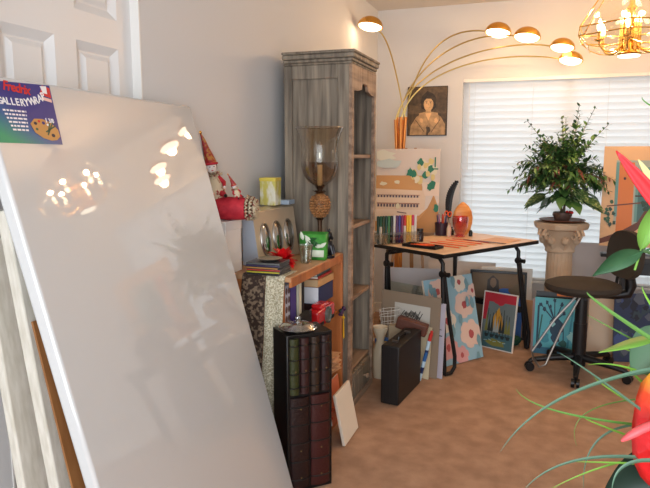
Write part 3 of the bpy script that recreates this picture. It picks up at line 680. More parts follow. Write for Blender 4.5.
# madonna-like figure painting in black frame, generic robed figure
t_, L_ = leaned('framed_painting', 'black framed brown painting of a robed figure in blue', 'painting', (-.515, 4.79), (-.095, 4.80), .08, .02)
random.seed(5)
sh = [(1, [(.28, 0), (.97, 0), (.98, .70), (.85, .76), (.6, .76), (.44, .72), (.32, .5)]), (3, [(.28, .55), (.30, .88), (.40, .96), (.51, .88), (.53, .70), (.40, .60)]), (2, blob(.41, .84, .06, .08, asp=1.3)), (4, blob(.62, .35, .07, .2)), (5, blob(.85, .72, .12, .5)), (6, stroke(.3, .2, .9, .3, .04))]
art(t_, 'painted_canvas', L_-.03, .49, .012, sh, [c_(112, 88, 60, .5), c_(36, 90, 168, .5), c_(120, 92, 66, .5), c_(52, 40, 32, .5), c_(190, 150, 60, .5), c_(102, 86, 60, .5), c_(60, 110, 180, .5)], x0=.015, z0=.015, y=.006)
g = G(); hh = .52
g.box(0, 0, 0, L_, .022, .02).box(0, 0, hh-.02, L_, .022, hh).box(0, 0, .02, .018, .022, hh-.02).box(L_-.018, 0, .02, L_, .022, hh-.02); g.build('frame', M_BLACK, t_, bevel=.003)
t_, L_ = leaned('white_canvas', 'white canvas edge showing behind the black framed painting', 'canvas', (-.44, 4.90), (-.06, 4.90), .08, .02)
G().box(0, 0, 0, L_, .018, .53).build('canvas_wrap', c_(222, 218, 210, .7), t_, bevel=.003)
# ships painting
t_, L_ = leaned('ship_painting', 'small painting of boats under a red sky on a white panel', 'painting', (-.405, 4.55), (-.165, 4.44), .13, .014)
random.seed(9); sh = [(1, R_(0, .84, 1, 1)), (1, [(0, .5), (.10, .5), (.16, .84), (0, .84)]), (1, blob(.5, .84, .16, .3, asp=.3)), (2, R_(.05, 0, 1, .28)), (3, blob(.5, .1, .3, .3, asp=.25)), (4, blob(.5, .5, .17, .3, asp=1.2))]
for k in range(9):
    u = .14+.09*k; h_ = random.uniform(.35, .55); sh.append((5, stroke(u, .22, u+random.uniform(-.03, .03), .22+h_, .018)))
    sh.append((random.choice([3, 6, 5]), [(u-.05, .3), (u+.05, .3), (u, .25+h_*.8)]))
for k in range(5): sh.append((5, [(.1+.17*k, .25), (.24+.17*k, .25), (.21+.17*k, .19), (.13+.17*k, .19)])); sh.append((7, stroke(.1+.15*k, .12+.03*(k % 2), .2+.15*k, .13, .012)))
art(t_, 'painted_panel', L_, .415, .012, sh, [c_(104, 116, 116, .5), c_(176, 44, 58, .5), c_(64, 100, 108, .5), c_(120, 120, 60, .5), c_(190, 140, 50, .5), c_(38, 46, 48, .5), c_(150, 160, 158, .5), c_(150, 180, 186, .5), c_(220, 216, 208, .6)], side=8, inset=.008)
t_, L_ = leaned('cork_board', 'plain tan board standing behind the red sky painting', 'board', (-.30, 4.85), (-.04, 4.85), .08, .01)
G().box(0, 0, 0, L_, .01, .30).build('board_sheet', c_(186, 150, 116, .8), t_)
t_ = thing('green_cloth', 'dark green cloth bundle on the carpet behind the ship painting', 'cloth', (-.20, 4.63, 0)); random.seed(2)
g = G()
for k in range(9): g.ball((random.uniform(-.09, .05), random.uniform(-.03, .04), random.uniform(.03, .05)), (random.uniform(.03, .05), .035, random.uniform(.028, .048)), 12)
for v in g.v: v.z = max(v.z, .001)
g.build('folds', mat('green_cloth', (22, 66, 50), .85), t_)
# turquoise painting
t_, L_ = leaned('turquoise_painting', 'turquoise painting of a dark vase with branches behind the stool', 'painting', (-.03, 4.52), (.295, 4.50), .09, .016)
random.seed(12); sh = [(2, R_(0, 0, 1, .12)), (1, blob(.45, .5, .15, .2, asp=1.1)), (1, blob(.45, .3, .09, .2)), (3, blob(.38, .55, .05, .3))]
for (a, b) in ((.25, .92), (.4, .97), (.2, .8), (.55, .9), (.32, .85), (.6, .75), (.12, .88)): sh.append((1, stroke(.42, .6, a, b, .02))); sh.append((1, blob(a, b, .035, .4)))
sh += [(1, R_(.06, .12, .10, .86)), (4, stroke(.1, .2, .16, .7, .03)), (5, stroke(.7, .15, .78, .8, .04)), (1, stroke(.62, .12, .6, .5, .02)), (3, blob(.8, .35, .1, .4)), (5, blob(.25, .3, .1, .4)), (4, blob(.6, .2, .07, .4)), (1, blob(.12, .15, .06, .3))]
art(t_, 'painted_canvas', L_, .40, .014, sh, [c_(88, 176, 190, .5), c_(32, 62, 84, .5), c_(52, 110, 140, .5), c_(150, 205, 205, .5), c_(46, 100, 96, .5), c_(58, 140, 160, .5)])
t_, L_ = leaned('pink_board', 'narrow pinkish board edge left of the turquoise painting', 'board', (-.045, 4.57), (.20, 4.56), .09, .006)
G().box(0, 0, 0, L_, .006, .38).build('board_sheet', c_(176, 148, 146, .7), t_)
t_, L_ = leaned('black_portfolio', 'black and orange edged portfolio behind the turquoise painting', 'portfolio', (-.025, 4.60), (.30, 4.59), .09, .02)
G().box(0, 0, 0, L_, .02, .428).build('portfolio_body', M_BLACK, t_, bevel=.002)
G().box(.14, -.001, .40, .25, .021, .43).build('orange_tape', c_(226, 122, 40, .5), t_)
# pale boards right of stool post
t_, L_ = leaned('beige_canvas', 'beige canvas leaning behind the stool, right of its post', 'canvas', (.33, 4.66), (.50, 4.64), .18, .016)
G().box(0, 0, 0, L_, .016, .44).build('canvas_wrap', c_(202, 182, 160, .7), t_, bevel=.003)
t_, L_ = leaned('large_blank_canvas', 'large blank canvas standing against the window behind the pedestal', 'canvas', (.15, 5.13), (.60, 5.13), .09, .02)
G().box(0, 0, 0, L_, .02, .72).build('canvas_wrap', c_(206, 198, 196, .7), t_, bevel=.003)
# dark blue painting
t_, L_ = leaned('dark_blue_painting', 'dark navy abstract painting at the right edge of the room', 'painting', (.49, 4.50), (.83, 4.56), .10, .018)
random.seed(21); sh = []
for k in range(40): sh.append((random.choice([1, 2, 3, 1, 4]), blob(random.random(), random.random(), random.uniform(.04, .1), .5)))
art(t_, 'painted_canvas', L_, .47, .016, sh, [c_(34, 44, 76, .5), c_(20, 24, 40, .5), c_(56, 72, 120, .5), c_(80, 84, 96, .5), c_(44, 60, 70, .5)])
# boards under the desk in the shade behind the mat
for (lab, a, b, h_, cc) in (('pale grey board standing behind the desk legs', (-1.12, 4.44), (-.70, 4.50), .56, (196, 190, 190)), ('white panel leaning on the back wall under the desk', (-.90, 5.12), (-.35, 5.14), .52, (210, 204, 200))):
    t_, L_ = leaned('white_board', lab, 'board', a, b, .12, .01); G().box(0, 0, 0, L_, .01, h_).build('board_sheet', c_(*cc, .7), t_)
t_, L_ = leaned('glass_sheet', 'clear glass sheet leaning behind the taupe mat', 'glass sheet', (-1.06, 4.26), (-.76, 4.12), .10, .004)
G().box(0, 0, 0, L_, .004, .50).build('pane', glass('sheet_glass', (.86, .93, .9), .08), t_)

# ------------------------------------------------------------------ black case and clutter at the bookcase foot
t_ = thing('black_case', 'slim black hard case standing upright on the carpet', 'case', (-.825, 3.27, 0), (0, 0, math.radians(-7)))
g = G().box(0, 0, .004, .108, .40, .345); g.build('case_shell', mat('black_vinyl', (22, 19, 19), .5, bump=.1, bscale=120), t_, bevel=.008, seg=3)
G().box(.052, -.001, .004, .056, .401, .3465).build('seam', M_BLACKM, t_)
G().box(.035, .08, .344, .07, .095, .355).build('latch', M_STEEL, t_); G().box(.035, .29, .344, .07, .305, .355).build('latch', M_STEEL, t_)
G().tube([(.055, .13, .343), (.055, .135, .36), (.055, .16, .365), (.055, .22, .365), (.055, .245, .36), (.055, .25, .343)], .006, 8).build('handle', M_BLACK, t_)
t_ = thing('leather_box', 'brown leather box tilted behind the black case', 'box', (-.80, 3.72, .0), (.0, 0, 0))
G().box(-.085, -.025, 0, .08, .025, .34).build('box_body', c_(176, 156, 128, .8), t_, bevel=.003)
G().box(-.125, -.035, .31, .07, .035, .385, 0, Ry(.25)).build('lid', mat('brown_leather', (98, 56, 42), .45, bump=.2, bscale=60), t_, bevel=.008)
t_ = thing('cereal_box', 'colourful yellow, green and blue printed carton beside the case', 'carton', (-.925, 3.77, 0), (0, 0, .0))
g = G().box(-.06, -.025, 0, .055, .025, .23)
for (a, b, c, d, m) in ((-.05, .05, .05, .10, 1), (-.05, .1, .0, .17, 2), (.0, .1, .05, .16, 3), (-.05, .17, .05, .22, 4), (-.04, .12, -.01, .16, 5), (-.05, .01, .05, .045, 6)): g.box(a, -.0262, b, c, -.0248, d, m)
g.build('carton_body', [c_(60, 110, 180, .4), c_(36, 90, 170, .4), c_(60, 140, 70, .4), c_(226, 180, 50, .4), c_(240, 200, 70, .4), c_(210, 70, 50, .4), c_(224, 226, 228, .4)], t_)
t_ = thing('cream_vase', 'cream ceramic pitcher showing above the printed carton', 'pitcher', (-.935, 3.685, .0), (0, 0, PI)); 
G().lathe([(.001, 0), (.04, 0), (.052, .08), (.044, .18), (.024, .24), (.03, .27), (.046, .31), (.05, .33), (.046, .33), (.026, .28), (.001, .26)], n=28).build('pitcher_body', c_(222, 206, 178, .4), t_)
G().tube([(.045, 0, .12), (.07, 0, .15), (.07, 0, .21), (.04, 0, .25)], .006, 8).build('handle', c_(222, 206, 178, .4), t_)
t_ = thing('wire_basket', 'thin white wire hoops of a small basket above the carton', 'basket', (-.915, 3.84, .0)); g = G()
for (r, z) in ((.07, .405), (.066, .37), (.055, .32), (.035, .02)): g.tube([(r*math.cos(2*PI*k/32), r*.7*math.sin(2*PI*k/32), z+.01*math.cos(2*PI*k/32)) for k in range(32)], .0022, 6, close=True)
for k in range(8): a = 2*PI*k/8; g.tube([(.07*math.cos(a), .049*math.sin(a), .405), (.055*math.cos(a), .038*math.sin(a), .32), (.035*math.cos(a), .025*math.sin(a), .02)], .0016, 5)
g.build('wires', c_(222, 218, 210, .4), t_)
t_ = thing('envelope', 'cream folded paper standing between case and taupe mat', 'paper', (-.74, 3.775, 0), (-.1, 0, -.35))
G().box(.01, 0, 0, .11, .006, .33).build('sheets', c_(212, 198, 166, .8), t_)
t_ = thing('paint_tube', 'blue, white and red wrapped paint tube leaning on the mat', 'paint tube', (-.685, 3.70, .004), (-.08, .2, -.3)); t_.scale = (.72, .72, 1.0)
g = G(); 
for (z0, z1, m) in ((0, .05, 0), (.05, .09, 1), (.09, .13, 0), (.13, .19, 2), (.19, .205, 1), (.205, .265, 0), (.265, .31, 3)): g.cyl((0, 0, z0), (0, 0, z1), .016, .016, 16, m)
g.build('tube_body', [c_(190, 214, 228, .4), c_(34, 48, 90, .4), c_(48, 100, 160, .4), c_(198, 50, 44, .4)], t_)
G().lathe([(.012, .31), (.012, .33), (.001, .331)], n=14).build('cap', c_(198, 50, 44, .4), t_)

# ------------------------------------------------------------------ drafting desk
A = Vector((-.56, 3.735, 0)); dl = math.atan2(.88, .545)     # long side heading
DL, DWd, DZ = 1.02, .66, .80
dk = thing('drafting_desk', 'black edged drafting desk with a pale wood top on black tubes', 'desk', A, (0, 0, dl))
# local x along the long side, +y to the left/back
M_DESKTOP = mat('desk_laminate', (206, 172, 138), .35, rgb2=(220, 190, 158), scale=(2, 14, 14), nscale=1.5)
G().box(.006, .006, DZ-.02, DL-.006, DWd-.006, DZ).build('desk_top', M_DESKTOP, dk, bevel=.003)
g = G(); g.box(0, 0, DZ-.026, DL, .008, DZ-.001).box(0, DWd-.008, DZ-.026, DL, DWd, DZ-.001).box(0, 0, DZ-.026, .008, DWd, DZ-.001).box(DL-.008, 0, DZ-.026, DL, DWd, DZ-.001)
g.build('edge_band', M_BLACK, dk, bevel=.003)
def desk_leg(x, y, dirx, ysg, sp=0.0, br=.09):
    g = G(); zt = DZ-.03
    # post
    g.tube([(x, y+ysg*.10, zt), (x, y+ysg*.03, zt-.005), (x, y, zt-.04), (x, y, zt-.10), (x+dirx*(.01+sp*.55), y-ysg*.01, .35), (x+dirx*(.02+sp), y-ysg*.02, .03), (x+dirx*(.025+sp), y-ysg*.02, .014)], .0135, 12)
    o = g.build('leg', M_BLACKM, dk)
    g = G().tube([(x+dirx*.015, y, zt-.11), (x+dirx*(.015+br*.45+sp*.55), y-ysg*.02, .35), (x+dirx*(.015+br+sp), y-ysg*.03, .12), (x+dirx*(.015+br+sp), y-ysg*.03, .05), (x+dirx*(.015+br*.65+sp), y-ysg*.03, .018), (x+dirx*(.025+sp), y-ysg*.02, .014)], .0125, 12)
    g.build('leg_brace', M_BLACKM, o)
    g = G().cyl((x-.012, y, zt-.105), (x+.012, y, zt-.105), .022, .022, 14); g.tube([(x, y-.02, zt-.105), (x, y-.05, zt-.105)], [.012, .016], 12); g.build('knob', M_BLACK, o)
for (x, dx) in ((.06, 1), (.86, 1)):
    rt = x > .5; desk_leg(x, .055, dx, 1, .09 if rt else 0, .02 if rt else .09); desk_leg(x, .62 if rt else .55, dx, -1, .02 if rt else 0, .02 if rt else .09)
    zc = .40 if x < .5 else .28; G().box(x-.008+(.05 if x > .5 else 0), .05, zc, x+.012+(.05 if x > .5 else 0), .555, zc+.045).build('crossbar', M_BLACKM, dk, bevel=.004)
G().box(.06, .54, DZ-.075, .89, .56, DZ-.04).build('back_rail', M_BLACKM, dk, bevel=.003)
def desk_pt(x, y, z=0.0): return Vector((A.x, A.y, 0))+Vector((x*math.cos(dl)-y*math.sin(dl), x*math.sin(dl)+y*math.cos(dl), DZ+.001+z))

# marker rack: pens in a clear stand near the left corner
pr0, pr1 = Vector((-1.05, 4.00, DZ+.001)), Vector((-.82, 4.20, DZ+.001)); pa = math.atan2(pr1.y-pr0.y, pr1.x-pr0.x)
rk = thing('marker_rack', 'clear plastic rack holding the row of coloured markers', 'rack', pr0, (0, 0, pa)); Lr = (pr1-pr0).length
g = G().box(-.01, -.02, 0, Lr+.01, .02, .004).box(-.01, -.022, 0, Lr+.01, -.019, .08).box(-.01, .019, 0, Lr+.01, .022, .08)
g.build('tray', glass('rack_plastic', (.88, .86, .82), .08), rk)
pcols = [((24, 60, 44), 'dark green'), ((34, 88, 60), 'pine green'), ((52, 66, 40), 'olive'), ((30, 70, 60), 'deep teal'), ((60, 120, 70), 'leaf green'), ((24, 24, 28), 'black'), ((200, 196, 190), 'white'), ((86, 50, 96), 'purple'), ((60, 60, 130), 'indigo'), ((130, 50, 90), 'plum'), ((196, 50, 46), 'red'), ((226, 178, 40), 'yellow'), ((232, 196, 60), 'golden'), ((200, 60, 90), 'pink'), ((214, 210, 206), 'pearl')]
proto = None
for i, (c, nm) in enumerate(pcols):
    t = (i+.5)/len(pcols); p = pr0.lerp(pr1, t)+Vector((0, 0, .0045))
    lab = '%s marker standing in the clear rack on the desk' % nm
    if proto is None:
        proto = thing('marker_pen', lab, 'marker', p, (0, 0, pa), 'markers standing in the clear rack'); proto.scale = (1.0, 1.0, 1.32)
        G().lathe([(.001, 0), (.0085, 0), (.0085, .09), (.007, .094)], n=12).build('barrel', c_(*c, .35), proto)
        G().lathe([(.0092, .088), (.0092, .138), (.007, .142), (.001, .142)], n=12).build('cap', c_(*c, .35), proto); cur = proto
    else:
        cur = copy_tree(proto); cur.location = p; cur['label'] = lab
    for ch in [o for o in COL.objects if o.parent == cur]:
        if i:
            ch.data = ch.data.copy(); 
        cm = c_(*c, .35) if ch.name.startswith('cap') or i in (2, 4, 7, 9, 11) else c_(206, 200, 186, .4)
        ch.data.materials[0] = c_(*c, .35) if (ch.name.startswith('cap') or i % 3 != 1) else cm
# small dark jar
t_ = thing('ink_jar', 'small dark brown jar at the right end of the markers', 'jar', (-.805, 4.255, DZ+.001)); G().lathe([(.001, 0), (.024, 0), (.025, .06), (.019, .068), (.019, .074)], n=20).build('jar_body', c_(44, 28, 26, .2), t_); G().lathe([(.023, .072), (.023, .09), (.001, .091)], n=20).build('lid', M_BLACK, t_)
# pen cup
cup = thing('pen_cup', 'dark cup filled with pens near the back of the desk', 'cup', (-.718, 4.645, DZ+.001)); G().lathe([(.001, .002), (.045, .002), (.05, .095), (.047, .095), (.042, .008), (.001, .008)], n=28).build('cup_body', c_(50, 30, 44, .35), cup)
for i, (c, dx, dy, nm) in enumerate((((210, 90, 40), .012, -.01, 'orange'), ((150, 60, 110), -.016, .01, 'magenta'), ((190, 160, 150), .02, .016, 'pale'), ((60, 40, 90), -.022, -.014, 'violet'), ((196, 60, 50), .0, .024, 'red'), ((40, 60, 120), .026, -.016, 'blue'))):
    t_ = thing('pen', '%s pen sticking out of the dark pen cup' % nm, 'pen', (-.718+dx*.6, 4.645+dy*.6, DZ+.01), (-dy*6, dx*6, 0), 'pens in the dark cup')
    G().lathe([(.0005, 0), (.005, .012), (.005, .13), (.004, .15), (.001, .15)], n=10).build('barrel', c_(*c, .4), t_)
    G().box(.004, -.0015, .11, .0065, .0015, .148).build('clip', M_STEEL, t_)
ss = thing('scissors', 'orange handled scissors standing in the dark pen cup', 'scissors', (-.700, 4.632, DZ+.012), (0, .2, .5))
g = G()
for sgn in (-1, 1): g.tube([(sgn*.014+.012*math.cos(2*PI*k/16), 0, .155+.018*math.sin(2*PI*k/16)) for k in range(16)], .004, 8, close=True)
g.build('handles', c_(232, 90, 36, .4), ss); G().bar((0, 0, 0), (-.006, 0, .14), .008, .002).bar((0, 0, 0), (.006, 0, .14), .008, .002).build('blades', M_STEEL, ss)
# quill feather in a bottle
qb = thing('ink_bottle', 'small black ink bottle holding the dark feather', 'bottle', (-.655, 4.70, DZ+.001)); G().lathe([(.001, 0), (.022, 0), (.024, .03), (.012, .045), (.012, .06)], n=20).build('bottle_body', c_(20, 18, 22, .15), qb)
qf = thing('feather_quill', 'tall black feather quill standing behind the pen cup', 'quill', (-.655, 4.70, DZ+.02)); g = G()
path = bez((0, 0, 0), (-.03, 0, .12), (-.045, 0, .24), (.03, 0, .38), 22); g.tube(path, [.003]*12+[.002]*11, 6)
for i in range(7, 23):
    p = path[i]; wv = .028*math.sin(PI*min(1, (i-5)/18))**.6+.006
    for sgn in (-1, 1): g.leaf(p-Vector((0, 0, .01)), (sgn*.55, .15, .9), (0, 1, 0), wv*1.5, .026, 0, 0, .1, 3)
g.build('vane', c_(14, 12, 14, .5), qf)
# pink glass and amber shell
t_ = thing('pink_glass', 'translucent pink glass goblet beside the amber shell', 'glass', (-.575, 4.60, DZ+.001)); t_.scale = (1.2, 1.2, 1.2); g = G()
g.lathe([(.001, 0), (.03, .001), (.033, .006), (.02, .014), (.028, .02), (.044, .06), (.05, .11), (.047, .125), (.044, .125), (.044, .09), (.024, .03), (.001, .03)], n=28); g.build('goblet', glass('pink_glass', (.93, .42, .46), .10, .05), t_)
t_ = thing('amber_shell', 'rounded amber brown shell standing behind the pink glass', 'shell', (-.575, 4.73, DZ+.001), (0, .0, .5)); t_.scale = (1.25, 1.1, 1.08); g = G()
g.lathe([(.001, 0), (.032, 0), (.05, .03), (.062, .08), (.064, .12), (.055, .165), (.036, .20), (.015, .222), (.001, .23)], n=30, flute=.05)
for v in g.v: v.y *= .5
g.build('shell_body', mat('amber_shell', (196, 120, 60), .35, rgb2=(222, 160, 96), scale=(6, 6, 40), nscale=1.2), t_)
t_ = thing('white_bottle', 'small cream bottle between feather and pink glass', 'bottle', (-.655, 4.595, DZ+.001)); G().lathe([(.001, 0), (.016, 0), (.018, .06), (.01, .078), (.009, .09)], n=18).build('bottle_body', c_(214, 190, 164, .4), t_); G().lathe([(.011, .088), (.011, .1), (.001, .101)], n=14).build('cap', c_(190, 160, 130, .4), t_)
t_ = thing('black_jar', 'tiny black jar right of the pink glass', 'jar', (-.505, 4.66, DZ+.001)); G().lathe([(.001, 0), (.014, 0), (.015, .03), (.008, .045), (.001, .046)], n=16).build('jar_body', M_BLACK, t_)
# black tray with orange pens
ty = thing('pencil_tray', 'flat black tray near the front corner of the desk', 'tray', desk_pt(.13, .29), (0, 0, dl-PI/2+.15))
g = G().box(-.13, -.05, 0, .13, .05, .006).box(-.13, -.05, .006, -.125, .05, .018).box(.125, -.05, .006, .13, .05, .018).box(-.13, -.05, .006, .13, -.045, .018).box(-.13, .045, .006, .13, .05, .018); g.build('tray_body', M_BLACK, ty, bevel=.002)
for i in range(4):
    t_ = thing('orange_crayon', ['short orange crayon lying nearest in the black tray', 'second orange crayon lying in the black tray', 'third orange crayon lying in the black tray', 'orange crayon lying farthest back in the black tray'][i], 'crayon', ty.matrix_basis @ Vector((-.03+.012*i, -.028+i*.019, .0125)), (0, PI/2, dl-PI/2+.15+.08*(i-1)), 'orange crayons in the black tray')
    G().lathe([(.001, -.045), (.006, -.044), (.006, .05), (.002, .062), (.001, .062)], n=10).build('stick', c_(238, 92, 38, .5), t_)
for i in range(5):
    L2 = .30; t_ = thing('orange_pencil' if i < 4 else 'red_pencil', ['orange pencil nearest the desk corner', 'orange pencil second from the front of the row', 'light orange pencil in the middle of the row', 'orange pencil fourth from the front of the row', 'red pencil farthest back in the row'][i], 'pencil', desk_pt(.26+i*.085, .24+.006*i, .004), (0, PI/2, dl-PI/2+.15+.05*(i % 3-1)), 'long pencils laid out on the desk')
    G().tube([(0, 0, -L2/2), (0, 0, L2/2-.015)], .0036, 6).build('barrel', c_(*((232, 92, 48), (232, 92, 48), (238, 130, 84), (224, 84, 44), (196, 56, 52))[i], .4), t_)
    G().tube([(0, 0, L2/2-.015), (0, 0, L2/2)], [.0036, .0008], 6).build('tip', c_(200, 160, 110, .6), t_)
t_ = thing('sketch_sheet', 'pale peach sheet of paper lying under the pencils', 'paper', desk_pt(.50, .33, 0), (0, 0, dl-PI/2+.1)); G().box(-.17, -.12, 0, .17, .12, .0015).build('sheet', c_(212, 172, 142, .6), t_)
t_ = thing('drawing_pad', 'flat pale drawing pad lying at the desk edge', 'pad', desk_pt(.78, .16, 0), (0, 0, dl-PI/2+.1)); G().box(-.10, -.12, 0, .10, .12, .004).build('pages', c_(206, 160, 124, .6), t_, bevel=.001)
G().box(-.10, -.125, .0, .10, -.118, .005).build('spine', M_BLACK, t_)
t_ = thing('ruler', 'thin dark ruler lying across the far half of the desk', 'ruler', desk_pt(.62, .17, .006), (0, 0, dl-PI/2+.15)); G().box(-.16, -.009, 0, .16, .009, .002).build('blade', c_(70, 40, 36, .4), t_)

# ------------------------------------------------------------------ easel with house painting
ez = thing('easel', 'wooden A-frame easel standing behind the drafting desk', 'easel', (-.99, 4.76, 0), (0, 0, .1))
M_EAS = mat('easel_beech', (158, 118, 80), .5, rgb2=(180, 138, 98), scale=(20, 20, 3))
for sgn in (-1, 1): G().bar((sgn*.17, -.12, .012), (sgn*.035, .04, 1.45), .035, .02).build('leg', M_EAS, ez, bevel=.002)
G().bar((0, .38, .012), (0, .06, 1.42), .03, .02).build('leg', M_EAS, ez, bevel=.002)
G().box(-.2, -.095, .785, .2, -.03, .81).build('ledge', M_EAS, ez, bevel=.002)
G().box(-.10, -.01, 1.30, .10, .015, 1.33).build('crossbar', M_EAS, ez, bevel=.002)
hp, L_ = leaned('house_painting', 'painting of a long white farmhouse and flowering bush on the easel', 'painting', (-1.235, 4.652), (-.755, 4.698), .10, .016); hp.location.z = .812
random.seed(4)
tanc = 1
sh = [(1, R_(0, .50, .74, .68)), (2, [(0, .26), (.78, .26), (.80, .50), (0, .52)]), (3, R_(0, .18, .84, .27)), (1, [(0, 0), (1, 0), (1, .3), (.92, .46), (.84, .3), (.7, .2), (0, .12)]), (10, [(.55, .0), (1, 0), (1, .2), (.92, .44), (.80, .25)])]
sh += [(3, [(.78, .44), (1, .44), (1, .60), (.72, .60)])]
for k in range(14): sh.append((4, R_(.03+k*.048, .415, .058+k*.048, .44))); sh.append((4, R_(.03+k*.048, .30, .060+k*.048, .335)))
sh.append((11, R_(.02, .335, .70, .35))); sh.append((11, R_(.02, .44, .70, .448))); sh.append((4, stroke(.35, .24, .5, .225, .012))); sh.append((9, blob(.36, .31, .035, .1)))
sh += [(9, blob(.12, .58, .05, .3, asp=.5)), (9, blob(.34, .6, .05, .3, asp=.5))]
for k in range(10): sh.append((random.choice([8, 9]), blob(random.uniform(.6, .95), random.uniform(.62, .85), random.uniform(.04, .07), .3)))
for (u, v) in ((.55, .72), (.6, .70), (.86, .55), (.9, .57), (.7, .84), (.78, .68), (.86, .76), (.97, .3)): sh.append((5, blob(u, v, .045, .3)))
sh.append((5, [(.48, .68), (.6, .68), (.54, .78)]))
for (u, v) in ((.68, .78), (.78, .80), (.82, .70), (.9, .66)): sh.append((8, blob(u, v, .035, .2)))
sh += [(6, blob(.1, .92, .2, .3, asp=.3)), (7, blob(.2, .82, .2, .2, asp=.3)), (5, stroke(.93, .78, .93, .9, .02)), (5, stroke(.88, .76, .98, .76, .015))]
art(hp, 'painted_canvas', L_, .635, .016, sh, [c_(214, 200, 188, .6), c_(204, 152, 96, .6), c_(222, 196, 170, .6), c_(228, 206, 186, .6), c_(96, 78, 88, .6), c_(44, 120, 92, .6), c_(220, 218, 200, .6), c_(196, 206, 200, .6), c_(218, 196, 130, .6), c_(224, 214, 184, .6), c_(190, 138, 84, .6), c_(170, 130, 110, .6)])

# ------------------------------------------------------------------ photo on the back wall
ph = thing('portrait_picture', 'sepia portrait photograph of a smiling person on the back wall', 'picture', (-1.13, YB-.013, 1.558))
pw, phh = .335, .405
G().box(0, 0, 0, pw, .012, phh).build('mount', c_(44, 32, 24, .5), ph, bevel=.002)
random.seed(6)
sep = lambda a, b=0: mat('sepia_%d' % a, (a, int(a*.80), int(a*.56)), .45, rgb2=(min(255, a+b), int(min(255, a+b)*.80), int(min(255, a+b)*.56)), scale=(1, 1, 1), nscale=28, detail=5)
sh = [(6, R_(.0, .0, 1, .45)), (6, blob(.15, .8, .2, .3)), (6, blob(.9, .7, .2, .3)),
      (1, [(.05, 0), (.97, 0), (.97, .22), (.86, .38), (.66, .48), (.40, .48), (.22, .38), (.08, .2)]),
      (2, blob(.53, .70, .20, .10, 18, 1.05)), (2, blob(.40, .62, .07, .2)), (2, blob(.67, .62, .07, .2)),
      (5, [(.46, .44), (.61, .44), (.60, .54), (.47, .54)]), (3, ell(.535, .645, .125, .145, 20)), (7, ell(.50, .63, .07, .09, 14)),
      (2, [(.41, .70), (.43, .80), (.54, .82), (.65, .80), (.67, .68), (.60, .755), (.48, .76)]),
      (2, ell(.485, .672, .022, .008, 10)), (2, ell(.585, .672, .022, .008, 10)), (2, stroke(.455, .70, .51, .705, .008)), (2, stroke(.56, .705, .615, .70, .008)),
      (5, stroke(.535, .665, .53, .62, .014)), (2, [(.48, .582), (.535, .562), (.59, .582), (.535, .576)]), (4, [(.49, .58), (.535, .567), (.58, .58), (.535, .577)]),
      (4, [(.44, .46), (.62, .46), (.54, .30)]), (5, [(.30, .46), (.45, .48), (.52, .27), (.40, .16), (.26, .30)]), (5, [(.78, .46), (.62, .48), (.54, .27), (.68, .16), (.82, .30)]),
      (2, stroke(.2, .32, .44, .06, .012)), (2, stroke(.84, .32, .62, .06, .012)), (7, blob(.35, .3, .05, .4)), (7, blob(.74, .3, .05, .4)), (6, blob(.53, .1, .05, .4, asp=2))]
art(ph, 'photograph', pw-.012, phh-.012, .001, sh, [sep(84, 26), sep(150, 40), sep(46, 24), sep(204, 16), sep(232, 10), sep(176, 30), sep(66, 30), sep(222, 12)], x0=.006, z0=.006, y=-.001)

# ------------------------------------------------------------------ arc floor lamp
ar = thing('arc_floor_lamp', 'five-armed brass arc floor lamp in the back corner', 'floor lamp', (-1.13, 5.02, 0))
G().lathe([(.001, 0), (.15, 0), (.152, .02), (.14, .03), (.03, .04), (.001, .04)], n=40).build('base', M_BRASS, ar)
g = G(); 
for k in range(5): a = 2*PI*k/5; g.tube([(.02*math.cos(a), .02*math.sin(a), .035), (.022*math.cos(a), .022*math.sin(a), 1.3), (.042*math.cos(a), .042*math.sin(a), 1.70-.02*(k % 2))], .0135, 12)
g.build('column', M_COPPER, ar)
heads = [((-1.275, 4.60, 2.335), (-.045, -.03)), ((-.377, 4.83, 2.275), (0, 0)), ((-.173, 4.80, 2.225), (0, 0)), ((.068, 4.95, 2.165), (0, 0)), ((.132, 5.05, 2.085), (0, 0))]
M_BULB = mat('lit_bulb', (255, 240, 214), .5, emit=(1.0, .84, .62), estr=4.5)
for k, (hpz, _) in enumerate(heads):
    hx, hy, hz = Vector(hpz)-Vector((-1.13, 5.02, 0)); a = 2*PI*k/5
    st = Vector((.042*math.cos(a), .042*math.sin(a), 1.68))
    if k == 0: pth = bez(st, (-.02, -.02, 1.95), (-.04, -.2, 2.30), (hx+.04, hy+.05, hz-.015), 22)
    else: pth = bez(st, (st.x+.10, st.y, 1.68+.42), (hx-.46, hy*.8, hz+.11), (hx-.05, hy, hz+.012), 26)
    arm = G().tube(pth, .0055, 8).build('arm', M_BRASSP, ar)
    tilt = Rx(-.18) @ Ry(.12 if k else .1)
    g = G(); r = .095 if k < 3 else .088
    pf_ = [(r*math.sin(t*PI/2), r*.78*math.cos(t*PI/2)) for t in [i/10 for i in range(11)]]; pf_[0] = (.001, r*.78)
    inn = [(x_*.95, z_*.95-.001) for x_, z_ in pf_[::-1]]
    hd = g.lathe(pf_+inn, (hx, hy, hz), 36, 0, tilt).build('lamp_shade', M_BRASS, ar)
    G().ball((hx, hy, hz+.006), (r*.9, r*.9, .03), 24, 0, tilt).build('bulb', M_BULB, hd)
    sl = bpy.data.lights.new('lamp_head_light', 'POINT'); sl.energy = (1.3, 4.8, 4.6, 2.4, 1.9)[k]; sl.color = WARM; sl.shadow_soft_size = .04
    so = bpy.data.objects.new('lamp_head_light', sl); COL.objects.link(so); so.location = (hx, hy, hz-.035); so.parent = ar

